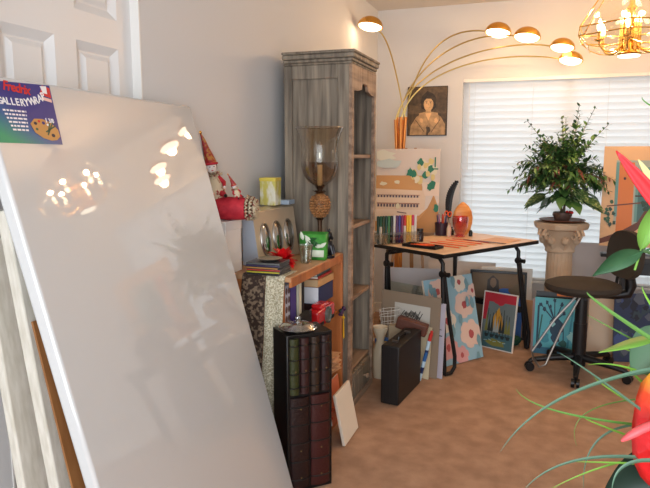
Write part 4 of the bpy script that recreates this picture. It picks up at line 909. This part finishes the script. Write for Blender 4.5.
# ------------------------------------------------------------------ chandelier
ch = thing('chandelier', 'brass chandelier with faceted clear glass panes and lit candle bulbs', 'chandelier', (.432, 4.2, 1.985)); ch.scale = (1.27, 1.27, 1.27)
N8 = 6; M_BR2 = mat('polished_brass', (232, 190, 112), .2, metal=1)
def ring(r, z, ph=.42): return [Vector((r*math.cos(2*PI*k/N8+ph), r*math.sin(2*PI*k/N8+ph), z)) for k in range(N8)]
ra, rb_, rc_, rd = ring(.245, .125), ring(.075, .38), ring(.25, .085), ring(.20, .045)
g = G()
for rr_ in (ra, rb_): g.tube(rr_, .0035, 8, close=True)
g.tube(rc_, .003, 8, close=True)
for k in range(N8):
    g.tube([ra[k], rb_[k]], .003, 8); g.tube([ra[k], rc_[k]], .0022, 8); g.tube([rc_[k], rd[k]], .0025, 8)
    m_ = (rd[k]+rd[(k+1) % N8])/2; m_.z -= .018; g.tube([rd[k], rd[k].lerp(m_, .5)+Vector((0, 0, -.006)), m_, rd[(k+1) % N8].lerp(m_, .5)+Vector((0, 0, -.006)), rd[(k+1) % N8]], .0022, 6)
g.lathe([(.088, .355), (.088, .375), (.05, .40), (.02, .42), (.012, .44), (.001, .44)], n=32)
g.build('frame', M_BR2, ch)
M_PANE = glass('chandelier_pane', (.98, .95, .90), .04, .01)
for k in range(N8):
    j = (k+1) % N8; g = G(); g.poly([ra[k], ra[j], rb_[j], rb_[k]]).poly([rc_[k], rc_[j], ra[j], ra[k]]); m_ = (rd[k]+rd[j])/2; m_.z -= .018
    g.poly([rc_[k], rc_[j], rd[j], m_, rd[k]]); o = g.build('glass_pane', M_PANE, ch, smooth=False)
G().lathe([(.001, .0), (.05, .0), (.056, .008), (.03, .03), (.022, .06), (.034, .08), (.03, .11), (.018, .12), (.018, .20), (.026, .21), (.012, .23), (.012, .37)], n=32).build('stem', M_BR2, ch)
g = G()
for k in range(6): a = 2*PI*k/6; g.tube([(.038*math.cos(a), .038*math.sin(a), .02), (.034*math.cos(a), .034*math.sin(a), .17)], .011, 12)
g.build('socket_cluster', M_BR2, ch)
G().lathe([(.001, -.006), (.046, -.006), (.048, .0), (.001, .0)], n=32).build('downlight', M_BULB, ch)
M_CBULB = mat('candle_flame_bulb', (255, 236, 200), .4, emit=(1.0, .78, .50), estr=12)
for k in range(6):
    a = 2*PI*k/6+.35; d = Vector((math.cos(a), math.sin(a), 0)); 
    pts = bez(d*.02+Vector((0, 0, .07)), d*.06+Vector((0, 0, .0)), d*.13+Vector((0, 0, .0)), d*.145+Vector((0, 0, .065)), 14)
    arm = G().tube(pts, .005, 8).build('arm', M_BR2, ch); p = d*.145
    G().lathe([(.001, .06), (.02, .066), (.022, .072), (.008, .074), (.008, .11), (.001, .11)], (p.x, p.y, 0), 20).build('candle_cup', M_BR2, arm)
    G().lathe([(.006, .11), (.011, .122), (.012, .135), (.007, .152), (.001, .165)], (p.x, p.y, 0), 16).build('bulb', M_CBULB, arm)
    l = bpy.data.lights.new('candle_light', 'POINT'); l.energy = 7.0; l.color = WARM; l.shadow_soft_size = .018
    lo_ = bpy.data.objects.new('candle_light', l); COL.objects.link(lo_); lo_.location = (p.x, p.y, .185); lo_.parent = ch
g = G(); 
HC = (H-1.985)/1.27
z = .44; k = 0
while z < HC-.05:
    n = 12; M0 = Rz(PI/2*(k % 2)); g.tube([M0 @ Vector((.009*math.cos(2*PI*i/n), 0, z+.018+.02*math.sin(2*PI*i/n))) for i in range(n)], .0022, 6, close=True); z += .034; k += 1
g.lathe([(.06, HC), (.06, HC-.012), (.03, HC-.03), (.006, HC-.04), (.006, HC-.06)], n=28)
g.build('chain', M_BR2, ch)

# ------------------------------------------------------------------ pedestal with plant
pd = thing('pedestal', 'cream classical column pedestal with carved capital under the plant', 'pedestal', (.125, 4.93, 0), (0, 0, .15))
M_PLAS = mat('cream_plaster', (206, 180, 152), .7, rgb2=(192, 164, 136), scale=(6, 6, 6), bump=.15)
G().box(-.15, -.15, 0, .15, .15, .05).lathe([(.14, .05), (.145, .07), (.135, .09), (.12, .10), (.125, .115), (.115, .13)], n=40).build('base', M_PLAS, pd, bevel=.004)
G().lathe([(.098, .13), (.095, .4), (.090, .70)], n=48, flute=.045).build('shaft', M_PLAS, pd)
g = G().lathe([(.102, .68), (.108, .69), (.104, .70), (.106, .73), (.125, .79), (.15, .835), (.16, .85)], n=40)
prof8 = []
g.lathe([(.17, .85), (.19, .858), (.197, .875), (.20, .895), (.19, .905), (.001, .905)], n=8, M=Rz(PI/8+.02))
for k in range(4):
    a = PI/4+k*PI/2-.15; c = Vector((.155*math.cos(a), .155*math.sin(a), 0)); tn = Vector((-math.sin(a), math.cos(a), 0))
    for sgn in (-1, 1):
        sp = []
        for i in range(22): an = i*.42; rr = .048*(1-i/26); q = c*(1.0)+tn*(sgn*.022)+Vector((math.cos(a), math.sin(a), 0))*rr*math.cos(an)*.8+Vector((0, 0, .815+rr*math.sin(an))); sp.append(q)
        g.tube(sp, .012, 8)
for k in range(8):
    a = k*PI/4+.1; d = Vector((math.cos(a), math.sin(a), 0))
    g.ball((d.x*.125, d.y*.125, .775), (.03, .03, .036), 12); g.leaf((d.x*.105, d.y*.105, .70), (d.x*.5, d.y*.5, 1), d, .12, .07, 0, 0, -.4, 6)
    for q in (-1, 1): g.ball((d.x*.145-d.y*q*.014, d.y*.145+d.x*q*.014, .785), .009, 8)
g.build('capital', M_PLAS, pd)

pt = thing('potted_plant', 'bushy green plant with trailing variegated leaves on the column pedestal', 'plant', (.13, 4.93, .907)); random.seed(17)
G().lathe([(.001, 0), (.13, 0), (.165, .014), (.162, .018), (.125, .008), (.001, .008)], n=36).build('saucer', c_(120, 72, 52, .5), pt)
G().lathe([(.001, .008), (.05, .008), (.07, .05), (.066, .07), (.001, .062)], n=28).build('pot', c_(92, 66, 56, .5), pt)
leafm = [mat('leaf_dark', (48, 80, 42), .45), mat('leaf_mid', (78, 118, 60), .42), mat('leaf_pale', (110, 140, 78), .42), mat('leaf_variegated', (66, 100, 56), .42, rgb2=(160, 176, 120), scale=(40, 40, 40), nscale=1.2, lo=.5, hi=.62), mat('leaf_bronze', (96, 52, 44), .45)]
gs_ = G(); gl = G()
for i in range(5):
    a = random.uniform(0, 6.28); gs_.tube([(.012*math.cos(a), .012*math.sin(a), .06), (.02*math.cos(a+1), .02*math.sin(a+1), .16), (.035*math.cos(a), .035*math.sin(a), .3)], .007, 7)
# main crown of stems
for i in range(120):
    a = random.uniform(0, 6.28); e = random.uniform(-.05, 1.35) if i > 8 else random.uniform(.9, 1.45)
    ln = random.uniform(.17, .35) if i > 8 else random.uniform(.40, .52)
    d = Vector((math.cos(a)*math.cos(e), math.sin(a)*math.cos(e), math.sin(e)))
    p0 = Vector((0, 0, .30))+d*.05; p1 = p0+d*ln*.55+Vector((0, 0, .05)); p2 = p0+d*ln+Vector((0, 0, -.06 if e < .6 else .0))
    pth = bez(p0, p0.lerp(p1, .6), p1, p2, 12); gs_.tube(pth, [.0022]*13, 4)
    for k in range(2, 13):
        t = k/12; q = pth[k]; tn = (pth[min(12, k+1)]-pth[k-1]).normalized(); sd = tn.orthogonal().normalized(); sd = Matrix.Rotation(random.uniform(0, 6.28), 3, tn) @ sd
        for rep in range(2):
            sd2 = sd if rep == 0 else -sd
            L3 = random.uniform(.045, .08)*(1 if t < .8 else .6); gl.leaf(q, tn*.7+sd2*.8, Vector((0, 0, 1)), L3, L3*.5, random.uniform(0, .5), random.choices([0, 1, 2, 4], [5, 5, 2, .5])[0], .25, 3)
# broad variegated leaves low in the crown
for i in range(64):
    a = random.uniform(0, 6.28); r = random.uniform(.02, .2); z = random.uniform(.12, .34)
    p = Vector((r*math.cos(a), r*math.sin(a), z)); d = Vector((math.cos(a), math.sin(a), random.uniform(-.8, .2))); L3 = random.uniform(.08, .14)
    gl.leaf(p, d, Vector((0, 0, 1)), L3, L3*.7, .3, random.choice([3, 3, 1, 0]), .15, 5); gs_.tube([Vector((0, 0, .2)), p*.6+Vector((0, 0, .1)), p], .002, 4)
for sgn, z in ((-1, .19), (1, .17)):
    for k in range(2): gl.leaf((sgn*.12, -.12, z+.02*k), (sgn*.9, -.3, -.35), (0, -.3, 1), .17, .11, .2, 3, .15, 6)
for i in range(7):
    a = random.uniform(0, 6.28); gl.leaf((.15*math.cos(a), .15*math.sin(a), .3+.02*i), (math.cos(a), math.sin(a), -.1), (0, 0, 1), .17, .035, .4, 4, .2, 5)
o = gs_.build('stems', mat('stem_brown', (84, 72, 48), .6), pt); gl.build('foliage', leafm, pt, flip=False)
g = G()
for i in range(5): g.ball((.05+random.uniform(-.03, .03), -.06+random.uniform(-.03, .03), .075), .011, 8)
g.build('red_berries', c_(196, 36, 40, .4), pt)

# ------------------------------------------------------------------ painting on easel right of the plant
e2 = thing('easel', 'black easel carrying the doorway painting behind the stool', 'easel', (.66, 4.93, 0), (0, 0, 0))
for sgn in (-1, 1): G().bar((sgn*.20, -.12, .012), (sgn*.03, .0, 1.38), .03, .02).build('leg', M_BLACK, e2, bevel=.002)
G().bar((0, .26, .012), (0, .03, 1.36), .03, .02).build('leg', M_BLACK, e2, bevel=.002)
G().box(-.26, -.13, .675, .26, -.05, .70).build('ledge', M_BLACK, e2, bevel=.002)
dp, L_ = leaned('doorway_painting', 'painting of an orange door, teal window and vine, right of plant', 'painting', (.385, 4.825), (.98, 4.80), .11, .02); dp.location.z = .745; dp.location.z = .703+.05
random.seed(8)
sh = [(1, R_(.14, .22, .80, .86)), (2, R_(.17, .0, .34, .84)), (3, [(.36, .25), (.36, .68), (.42, .78), (.53, .8), (.62, .78), (.7, .68), (.7, .25)]), (4, [(.39, .25), (.39, .67), (.45, .76), (.52, .78), (.52, .25)]), (5, R_(.515, .25, .53, .8)), (5, R_(.36, .5, .7, .515)), (3, R_(.14, .3, .175, .84)), (6, [(.0, .02), (.0, .07), (.22, .15), (.4, .25), (.55, .5), (.58, .5), (.46, .22), (.3, .1)]), (6, stroke(.48, .35, .62, .8, .02)), (6, stroke(.06, .40, .5, .45, .012)), (6, stroke(.50, .4, .9, .3, .012)), (5, blob(.24, .68, .015, .1))]
for k in range(26):
    u, v = random.uniform(.45, .98), random.uniform(.22, .48); sh.append((7 if k % 2 else 8, blob(u, v, random.uniform(.02, .045), .35)))
for k in range(12): sh.append((7 if k % 2 else 8, blob(random.uniform(.05, .16), random.uniform(.2, .48), .02, .35)))
art(dp, 'painted_canvas', L_, .71, .018, sh, [c_(206, 166, 124, .5), c_(150, 160, 150, .5), c_(196, 112, 52, .5), c_(96, 140, 138, .5), c_(60, 100, 100, .5), c_(60, 40, 40, .5), c_(96, 52, 38, .5), c_(44, 84, 58, .5), c_(36, 64, 50, .5)])

# ------------------------------------------------------------------ drafting stool
st = thing('office_chair', 'low dark fabric swivel drafting chair with black star base', 'chair', (.255, 4.20, 0))
M_SEAT = mat('dark_olive_fabric', (58, 50, 42), .85, bump=.25, bscale=220)
g = G().lathe([(.001, 0), (.18, .0), (.222, .018), (.232, .035), (.226, .058), (.19, .072), (.001, .078)], (0, 0, .53), 40)
for v in g.v: v.y *= .96
g.build('seat', M_SEAT, st)
G().box(-.10, -.10, .518, .10, .10, .537).box(-.03, -.03, .48, .03, .03, .52).build('seat_plate', M_BLACKM, st, bevel=.003)
G().cyl((0, 0, .05), (0, 0, .33), .042, .042, 20).cyl((0, 0, .33), (0, 0, .50), .038, .034, 20).lathe([(.045, .05), (.045, .12), (.036, .14)], n=20).build('column', M_BLACKM, st)
for k in range(5):
    a = math.radians(193)+k*2*PI/5; d = Vector((math.cos(a), math.sin(a), 0)); n_ = Vector((-d.y, d.x, 0))
    lg = G(); lg.tube([d*.02+Vector((0, 0, .105)), d*.15+Vector((0, 0, .095)), d*.29+Vector((0, 0, .075)), d*.305+Vector((0, 0, .062))], [.026, .022, .016, .014], 10); lg = lg.build('base_leg', M_BLACKM, st)
    g = G(); c = d*.305+Vector((0, 0, .029))
    for sgn in (-1, 1): g.cyl(c+n_*sgn*.006, c+n_*sgn*.024, .028, .028, 18)
    g.tube([c+Vector((0, 0, .04)), c], .008, 8); g.build('castor', M_BLACK, lg)
# bent metal footrest loop
g = G(); g.tube([(-.03, -.05, .52), (-.16, -.10, .36), (-.285, -.16, .16), (-.275, -.20, .125), (-.235, -.235, .085), (-.20, -.22, .10), (-.12, -.13, .30), (-.01, -.06, .52)], .0075, 10); g.build('foot_rest', M_STEEL, st)
# back support and rest
g = G(); g.tube([(.02, .02, .52), (.20, .05, .515), (.27, .055, .53), (.285, .055, .58), (.27, .05, .66), (.26, .03, .72)], [.024, .026, .032, .034, .028, .02], 12); g.build('back_support', M_BLACKM, st)
g = G(); Mx = T(.235, -.02, .79) @ Rz(math.radians(-60)) @ Rx(-.06)
n = 28; out = []
pr_o = [((abs(math.cos(2*PI*k/n))**.7)*math.copysign(1, math.cos(2*PI*k/n))*.16, (abs(math.sin(2*PI*k/n))**.8)*math.copysign(1, math.sin(2*PI*k/n))*.15) for k in range(n)]
for (yy, s_) in ((-.012, .86), (-.02, .97), (0, 1.0), (.018, .97), (.022, .86)):
    out.append([Mx @ Vector((x_*s_, yy-.25*x_*x_*4*.2, z_*s_)) for x_, z_ in pr_o])
vs = [p for r in out for p in r]; fs = [(i*n+k, i*n+(k+1) % n, (i+1)*n+(k+1) % n, (i+1)*n+k) for i in range(4) for k in range(n)]+[tuple(range(n)), tuple(range(4*n, 5*n))]
g.add(vs, fs); g.build('backrest', M_SEAT, st)

# dark side table at the right edge behind the stool
tb2 = thing('black_side_table', 'black low table at the right edge behind the chair', 'table', (.50, 4.66, 0), (0, 0, 0))
G().box(0, -.01, .665, .66, .11, .70).build('table_top', M_BLACK, tb2, bevel=.003)
G().box(.01, 0, .58, .64, .10, .665).build('drawer_box', M_BLACKM, tb2, bevel=.002)
for (a, b) in ((.04, .02), (.60, .02), (.04, .085), (.60, .085)): G().bar((a, b, 0), (a, b, .58), .03, .03).build('leg', M_BLACK, tb2)

# ------------------------------------------------------------------ foreground silk flowers (on a stand just right of the camera's view)
ps = thing('plant_stand', 'round dark wooden stand under the silk flower arrangement', 'stand', (.46, 1.20, 0))
G().lathe([(.001, .60), (.17, .60), (.175, .61), (.17, .625), (.001, .625)], n=40).lathe([(.15, .0), (.15, .02), (.03, .05), (.022, .3), (.03, .58), (.06, .60)], n=28).build('stand_body', mat('dark_walnut', (62, 38, 26), .4), ps)
fa = thing('flower_arrangement', 'silk arrangement of red blooms, broad leaves and grass blades, close by', 'flowers', (.46, 1.20, .626)); random.seed(31)
G().lathe([(.001, 0), (.07, 0), (.10, .08), (.105, .14), (.09, .17), (.08, .17), (.08, .13), (.001, .12)], n=32).build('pot', c_(120, 96, 70, .4), fa)
M_BL = [mat('blade_green', (92, 140, 62), .4), mat('blade_bluegreen', (84, 118, 96), .35), mat('blade_bright', (122, 176, 64), .4)]
O = Vector((.46, 1.20, .626))
def blade(p, mid, q, wd, mi, taper=True):
    p, mid, q = Vector(p)-O, Vector(mid)-O, Vector(q)-O; n = 16; vs = []; mid = mid*2-(p+q)/2; pts = [p*(1-t)**2+mid*2*t*(1-t)+q*t*t for t in [i/n for i in range(n+1)]][::-1]; hub = Vector((-.03, 0, min(.80, max(.2, q.z-.05)))); tg = (pts[0]-pts[1]).normalized()*.07; ext = bez(hub, hub.lerp(pts[0]+tg, .5), pts[0]+tg, pts[0], 8)[:-1]; pts = ext+pts; n = len(pts)-1
    for i, c in enumerate(pts):
        t = i/n; tn = (pts[min(n, i+1)]-pts[max(0, i-1)]).normalized(); up = Vector((-.3, -.75, .6)); sd = tn.cross(up).normalized(); up2 = sd.cross(tn)
        h = wd/2*(1-t**2.2)*(.55+.45*min(1, t*5))+.0003; vs += [c-sd*h+up2*h*.35, c, c+sd*h+up2*h*.35, c-up2*.0008]
    fs = []
    for i in range(n): a = i*4; fs += [(a, a+1, a+5, a+4), (a+1, a+2, a+6, a+5), (a+2, a+3, a+7, a+6), (a+3, a, a+4, a+7)]
    G().add(vs, fs).build('blade', M_BL[mi], fa)
R0 = (.40, 1.20, .80)
blade((-0.051, 1.043, 0.896), (0.040, 1.076, 0.990), (0.196, 1.13, 1.046), 0.0075, 1)
blade((-0.034, 1.176, 0.962), (0.047, 1.205, 0.916), (0.228, 1.269, 0.886), 0.0055, 0)
blade((0.091, 1.252, 0.893), (0.133, 1.267, 0.872), (0.237, 1.304, 0.831), 0.005, 2)
blade((-0.013, 1.109, 0.794), (0.074, 1.14, 0.854), (0.218, 1.191, 0.856), 0.007, 1)
blade((0.08, 1.195, 0.826), (0.14, 1.217, 0.824), (0.23, 1.248, 0.82), 0.005, 2)
blade((0.029, 1.23, 0.736), (0.129, 1.266, 0.787), (0.238, 1.304, 0.814), 0.005, 2)
blade((0.038, 1.127, 1.055), (0.099, 1.149, 1.013), (0.204, 1.186, 0.931), 0.005, 1)
blade((0.09, 1.199, 1.016), (0.146, 1.219, 1.014), (0.217, 1.244, 0.987), 0.005, 2)
blade((0.073, 1.087, 1.176), (0.103, 1.097, 1.149), (0.193, 1.129, 1.086), 0.008, 0)
blade((0.087, 1.251, 1.098), (0.139, 1.269, 1.068), (0.223, 1.299, 1.021), 0.0045, 0)
blade((0.141, 1.323, 1.019), (0.172, 1.334, 1.012), (0.235, 1.356, 0.983), 0.0045, 2)
blade((0.104, 1.225, 0.984), (0.152, 1.242, 0.948), (0.218, 1.265, 0.908), 0.005, 2)
blade((0.166, 1.173, 1.175), (0.177, 1.177, 1.151), (0.208, 1.188, 1.106), 0.005, 2)
blade((0.09, 1.358, 0.784), (0.108, 1.364, 0.86), (0.24, 1.411, 0.891), 0.003, 0)
blade((0.134, 1.108, 0.819), (0.152, 1.115, 0.871), (0.216, 1.137, 0.878), 0.008, 1)
blade((0.16, 1.223, 1.016), (0.182, 1.232, 0.987), (0.223, 1.246, 0.958), 0.008, 2)
blade((0.151, 1.22, 1.499), (0.161, 1.224, 1.487), (0.196, 1.236, 1.468), 0.004, 0)
blade((0.106, 1.311, 0.7), (0.127, 1.318, 0.821), (0.234, 1.356, 0.854), 0.006, 1)
# broad leaves
def broad(p, q, up, wd, m, droop=.1, fold=.2):
    p = Vector(p)-O; q = Vector(q)-O; g = G(); g.leaf(p, q-p, up, (q-p).length, wd, droop, 0, fold, 12); g.tube([p+(p-q)*.4, p, p.lerp(q, .3)], [.002, .002, .001], 6)
    o = g.build('broad_leaf', m, fa, flip=False); s2 = o.modifiers.new('thick', 'SOLIDIFY'); s2.thickness = .0012
    return o

GL = mat('broad_leaf_green', (34, 76, 44), .55, rgb2=(52, 94, 58), scale=(20, 20, 20)); GB = mat('broad_leaf_bright', (120, 172, 70), .42); GD = mat('broad_leaf_dark', (22, 46, 34), .5); GG = mat('broad_leaf_grey', (92, 128, 98), .5)
broad((.154, 1.115, 1.243), (.080, 1.089, 1.213), (.1, -.7, .75), .033, GL, .12)
broad((.205, 1.186, 1.088), (.098, 1.096, 1.066), (0, -.3, 1), .024, GB, -.05)
broad((.160, 1.171, 1.238), (.180, 1.178, 1.325), (-.5, -1, .1), .028, GB, .0)
broad((.235, 1.250, 1.085), (.165, 1.227, .995), (-.2, -1, .3), .085, GG, .0)
broad((.26, 1.26, .83), (.125, 1.210, .765), (0, -.7, .7), .085, GD, .1)
broad((.270, 1.25, .80), (.180, 1.22, .70), (0, -.7, .7), .070, GD, .1)
g = G(); g.tube([(-.03, 0, .12), (-.035, .0, .45), (-.03, 0, .86)], [.008, .007, .005], 8)
for (x, y, z) in ((.154, 1.115, 1.246), (.205, 1.186, 1.088), (.16, 1.171, 1.238), (.235, 1.25, 1.085), (.26, 1.26, .83), (.205, 1.135, 1.287), (.23, 1.145, 1.272), (.19, 1.15, 1.322), (.27, 1.25, .80)):
    p = Vector((x, y, z))-O; g.tube(bez((-.033, 0, max(.2, p.z-.12)), (-.08, 0, p.z-.05), p+Vector((.05, .02, -.02)), p, 10), .0028, 6)
g.build('stems', mat('silk_stem', (70, 100, 60), .5), fa)
M_REDF = mat('red_silk_petal', (222, 36, 34), .35, rgb2=(232, 78, 54), scale=(30, 30, 30), bump=.4, coat=.3)
def petal(p, q, wd, m, nm, up=(-.2, -1, .3), droop=.0, fold=.35):
    p = Vector(p)-O; q = Vector(q)-O; g = G(); n = 14; d = q-p; ln = d.length; d.normalize(); up = Vector(up); sd = d.cross(up).normalized(); up = sd.cross(d); vs = []; fs = []
    for i in range(n+1):
        t = i/n; c = p+d*ln*t-Vector((0, 0, 1))*droop*ln*t*t; hw = wd/2*(math.sin(PI*min(1, .25+.75*t))**.8)*(1 if i < n else .05)+.0003
        vs += [c-sd*hw+up*hw*fold, c-sd*hw*.5+up*hw*fold*.2, c, c+sd*hw*.5+up*hw*fold*.2, c+sd*hw+up*hw*fold]
    for i in range(n):
        for k in range(4): a = i*5+k; fs.append((a, a+1, a+6, a+5))
    o = g.add(vs, fs).build(nm, m, fa, flip=False); s2 = o.modifiers.new('thick', 'SOLIDIFY'); s2.thickness = .0015; return o
petal((.205, 1.135, 1.285), (.104, 1.098, 1.406), .024, mat('red_bract', (222, 40, 48), .4), 'red_bract')
petal((.230, 1.145, 1.27), (.185, 1.138, 1.42), .026, mat('red_bract', (222, 40, 48), .4), 'red_bract')
petal((.190, 1.150, 1.32), (.141, 1.131, 1.392), .013, mat('cream_spike', (232, 220, 150), .45), 'cream_bract')
# big glossy spathe, red with a yellow-orange shoulder, and its pink spadix
g = G(); n = 26; c0 = Vector((.222, 1.195, .918))-O; vs = []; fs = []
ax = Vector((.943, .334, 0)); rings_ = 6
for j in range(rings_+1):
    s_ = j/rings_
    for k in range(n):
        a = 2*PI*k/n; rx_ = .060*(1+.08*math.cos(3*a)); rz_ = .112*(1+(.12 if math.sin(a) > .6 else 0)*abs(math.sin(a)))
        off = Vector((0, 1, 0))*(-.03*(1-s_*s_)+.012*math.cos(2*a)*s_)+Vector((0, 0, 0))
        wz = .004*math.sin(9*a+4*s_)*s_
        vs.append(c0+ax*(rx_*s_*math.cos(a))+Vector((0, 0, rz_*s_*math.sin(a)))+off+Vector((0, wz-.0, 0)))
for j in range(rings_):
    for k in range(n): fs.append((j*n+k, j*n+(k+1) % n, (j+1)*n+(k+1) % n, (j+1)*n+k))
g.add(vs, fs)
sm_ = bpy.data.materials.new('spathe'); sm_.use_nodes = True; nn = sm_.node_tree.nodes; ll = sm_.node_tree.links; bb = nn['Principled BSDF']; bb.inputs['Roughness'].default_value = .28; bb.inputs['Coat Weight'].default_value = .4
tc = nn.new('ShaderNodeTexCoord'); sx = nn.new('ShaderNodeSeparateXYZ'); rp = nn.new('ShaderNodeValToRGB'); ll.new(tc.outputs['Generated'], sx.inputs[0]); ll.new(sx.outputs['Z'], rp.inputs[0]); ll.new(rp.outputs[0], bb.inputs['Base Color'])
rp.color_ramp.elements[0].position = .55; rp.color_ramp.elements[0].color = (*lin((214, 22, 30)), 1); rp.color_ramp.elements[1].position = .92; rp.color_ramp.elements[1].color = (*lin((236, 168, 40)), 1); e_ = rp.color_ramp.elements.new(.75); e_.color = (*lin((230, 70, 26)), 1)
nz = nn.new('ShaderNodeTexVoronoi'); nz.inputs['Scale'].default_value = 60; ll.new(tc.outputs['Object'], nz.inputs['Vector']); bp = nn.new('ShaderNodeBump'); bp.inputs['Strength'].default_value = .5; bp.inputs['Distance'].default_value = .004; ll.new(nz.outputs['Distance'], bp.inputs['Height']); ll.new(bp.outputs[0], bb.inputs['Normal'])
o = g.build('spathe', sm_, fa, flip=False); s2 = o.modifiers.new('thick', 'SOLIDIFY'); s2.thickness = .002
g = G(); pts = bez(c0+Vector((.02, -.03, .02)), c0+Vector((-.01, -.055, .04)), Vector((.175, 1.115, .945))-O, Vector((.143, 1.111, .916))-O, 14); g.tube(pts, [.0075]*12+[.0065, .005, .002], 12)
g.tube([c0+Vector((.0, .0, 0)), c0+Vector((.1, .02, -.05)), Vector((-.033, 0, .22))], .003, 6, 1)
g.build('spadix', [mat('pink_spadix', (230, 96, 100), .4), mat('silk_stem', (70, 100, 60), .5)], fa)
